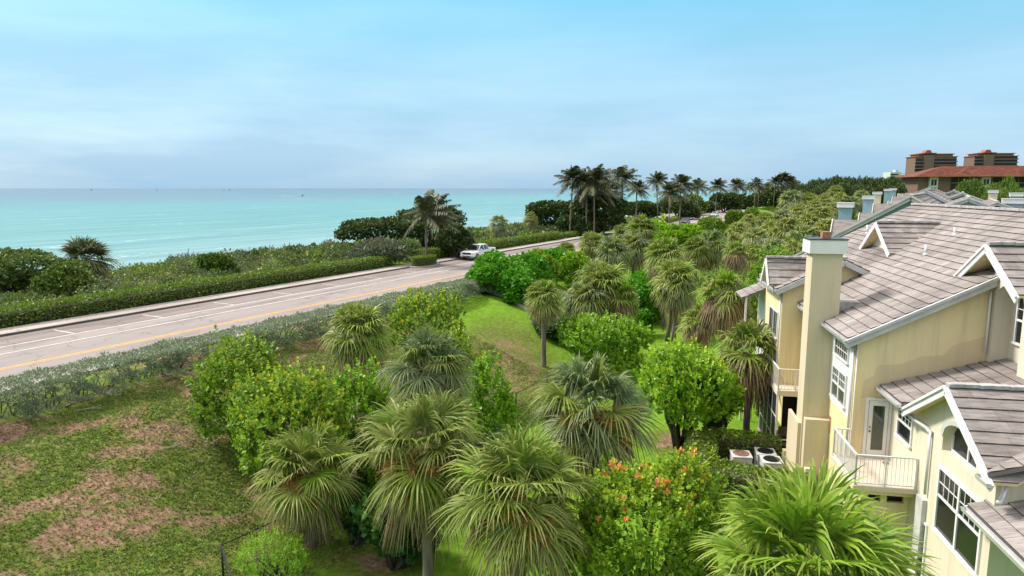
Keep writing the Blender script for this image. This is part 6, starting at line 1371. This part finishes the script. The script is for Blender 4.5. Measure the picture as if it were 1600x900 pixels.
# ------------------------------------------------------------------ fence and edging
def chain_fence():
    a = RP(13.98, 18.35); t = thing('chain_link_fence', 'black chain link fence running up the lawn from the bottom edge to the palm grove', 'fence', (a[0], a[1], gz(a[0], a[1])), 0); org = np.array((a[0], a[1], t.location.z))
    ss = [13.98 + 3.93 * k for k in range(13)]; P = [np.array(RP(s, 18.35 - (s - 14) * .03, 0)) for s in ss]; H = 1.15
    leg = [np.array((P[0][0] + 1.55 * k, P[0][1] - 2.6 * k, 0)) for k in range(1, 4)]; line = leg[::-1] + P
    for q in line: q[2] = gz(q[0], q[1])
    rl = MB(); ms = MB()
    for q in line: b = MB(); b.tube([q - org - (0, 0, .2), q - org + (0, 0, H + .05)], .038, 8); b.build('post', M['black'], t, smooth=True)
    for q, r in zip(line[:-1], line[1:]):
        rl.tube([q - org + (0, 0, H), r - org + (0, 0, H)], .022, 6); ln = np.linalg.norm(r - q); n = int(ln / .13); d = (r - q) / ln; up = np.array((0, 0, H))
        for i in range(-int(H / .13), n):
            for sg in (1, -1):
                u0, u1 = i * .13, i * .13 + H; v0, v1 = 0., 1.
                if u0 < 0: v0 = -u0 / H; u0 = 0
                if u1 > ln: v1 = 1 - (u1 - ln) / H; u1 = ln
                if v1 <= v0: continue
                z0, z1 = (v0, v1) if sg == 1 else (1 - v0, 1 - v1); A = q - org + d * u0 + up * z0; B = q - org + d * u1 + up * z1; ms.add([A - (0, 0, .004), A + (0, 0, .004), B + (0, 0, .004), B - (0, 0, .004)], [(0, 1, 2, 3)])
    rl.build('top_rail', M['black'], t); ms.build('wire_mesh', M['black'], t); b = MB(); q, r = P[0] - org, leg[0] - org; b.tube([q + (0, 0, H - .05), r + (0, 0, .1)], .02, 6); b.build('brace', M['black'], t)
chain_fence()
def edging():
    a = np.array(RP(53.4, 31.6, 0)); c = np.array(RP(51.7, 26.2, 0)); a[2] = gz(a[0], a[1]); t = thing('timber_edging', 'pale weathered timber edging lying along the foot of the turned silver hedge', 'edging', tuple(a), 0); n = 10; pts = []
    for i in range(n + 1): q = a + (c - a) * i / n; pts.append(np.array((q[0], q[1], gz(q[0], q[1]) + .12)) - a)
    for i in range(n): b = MB(); b.bar(pts[i], pts[i + 1] - (pts[i + 1] - pts[i]) * .03, .10, .26); b.build('board', M['paleboard'], t)
M['paleboard'] = plain('pale_weathered_board', (.50, .46, .38), .9, var=.2, scale=3)
edging()
# driftwood sticks on the bank
for i, (x, y, ln, a, lb) in enumerate([(118, 643, 1.1, .3, 'thin dry branch lying on the bare bank near the hedge foot'), (262, 702, 1.5, .9, 'pale dead stem lying in the grass of the bank')]):
    q = on_ground(x, y); b = MB(); d = np.array((math.cos(a), math.sin(a), 0)) * ln; b.tube([(0, 0, .04), tuple(d * .5 + (0, .06, .08)), tuple(d + (0, 0, .05))], [.025, .02, .008], 5); b.tube([tuple(d * .5 + (0, .06, .08)), tuple(d * .7 + (.1, .35, .1))], [.012, .005], 5); tag(b.build('dry_branch', M['greywood'], loc=tuple(q)), lb, 'branch')

# ------------------------------------------------------------------ boats
def boat(px, py, Y, ln, label, rz=0.0, wake=False, cat='boat'):
    q = at_y(px, py, Y); t = thing('motor_boat', label, cat, (q[0], q[1], -2.0), rz); b = MB(); L2 = ln / 2
    loft(b, [(-L2, [(-ln * .14, .0), (-ln * .16, ln * .12), (ln * .16, ln * .12), (ln * .14, 0)]), (L2 * .3, [(-ln * .13, .0), (-ln * .15, ln * .14), (ln * .15, ln * .14), (ln * .13, 0)]), (L2, [(-.02, ln * .1), (-.05, ln * .18), (.05, ln * .18), (.02, ln * .1)])]); o = b.build('hull', M['trim'] if wake else M['black'], t); o.rotation_euler = (0, 0, rad(-90))
    b = MB(); b.box(-L2 * .4, L2 * .2, -ln * .1, ln * .1, ln * .13, ln * .30); b.box(-L2 * .5, L2 * .25, -ln * .12, ln * .12, ln * .30, ln * .33); b.build('cabin', M['black'], t)
    if wake:
        w_ = MB(); n = 16; rr = random.Random(4); vs = []
        for i in range(n + 1): x = -L2 - i * ln * .28; hw_ = ln * (.10 + .035 * i) * rr.uniform(.8, 1.1); vs += [(x, -hw_, .05), (x, hw_, .05)]
        w_.add(vs, [(2 * i, 2 * i + 1, 2 * i + 3, 2 * i + 2) for i in range(n)]); w_.build('wake', M['foam'], t)
M['foam'] = plain('foam', (.8, .82, .82), .8)
boat(473, 306, 1300, 8, 'white speedboat with a trailing wake, out on the water', 0, True)
for i, (x, sz) in enumerate(((143, 18), (245, 13), (350, 12), (359, 16))):
    boat(x, 295, 5000, sz, ['tiny dark boat on the horizon, leftmost of four', 'tiny dark boat on the horizon, second from the left', 'tiny dark boat on the horizon, left of the close pair', 'tiny dark boat on the horizon, right of the close pair'][i], .4)
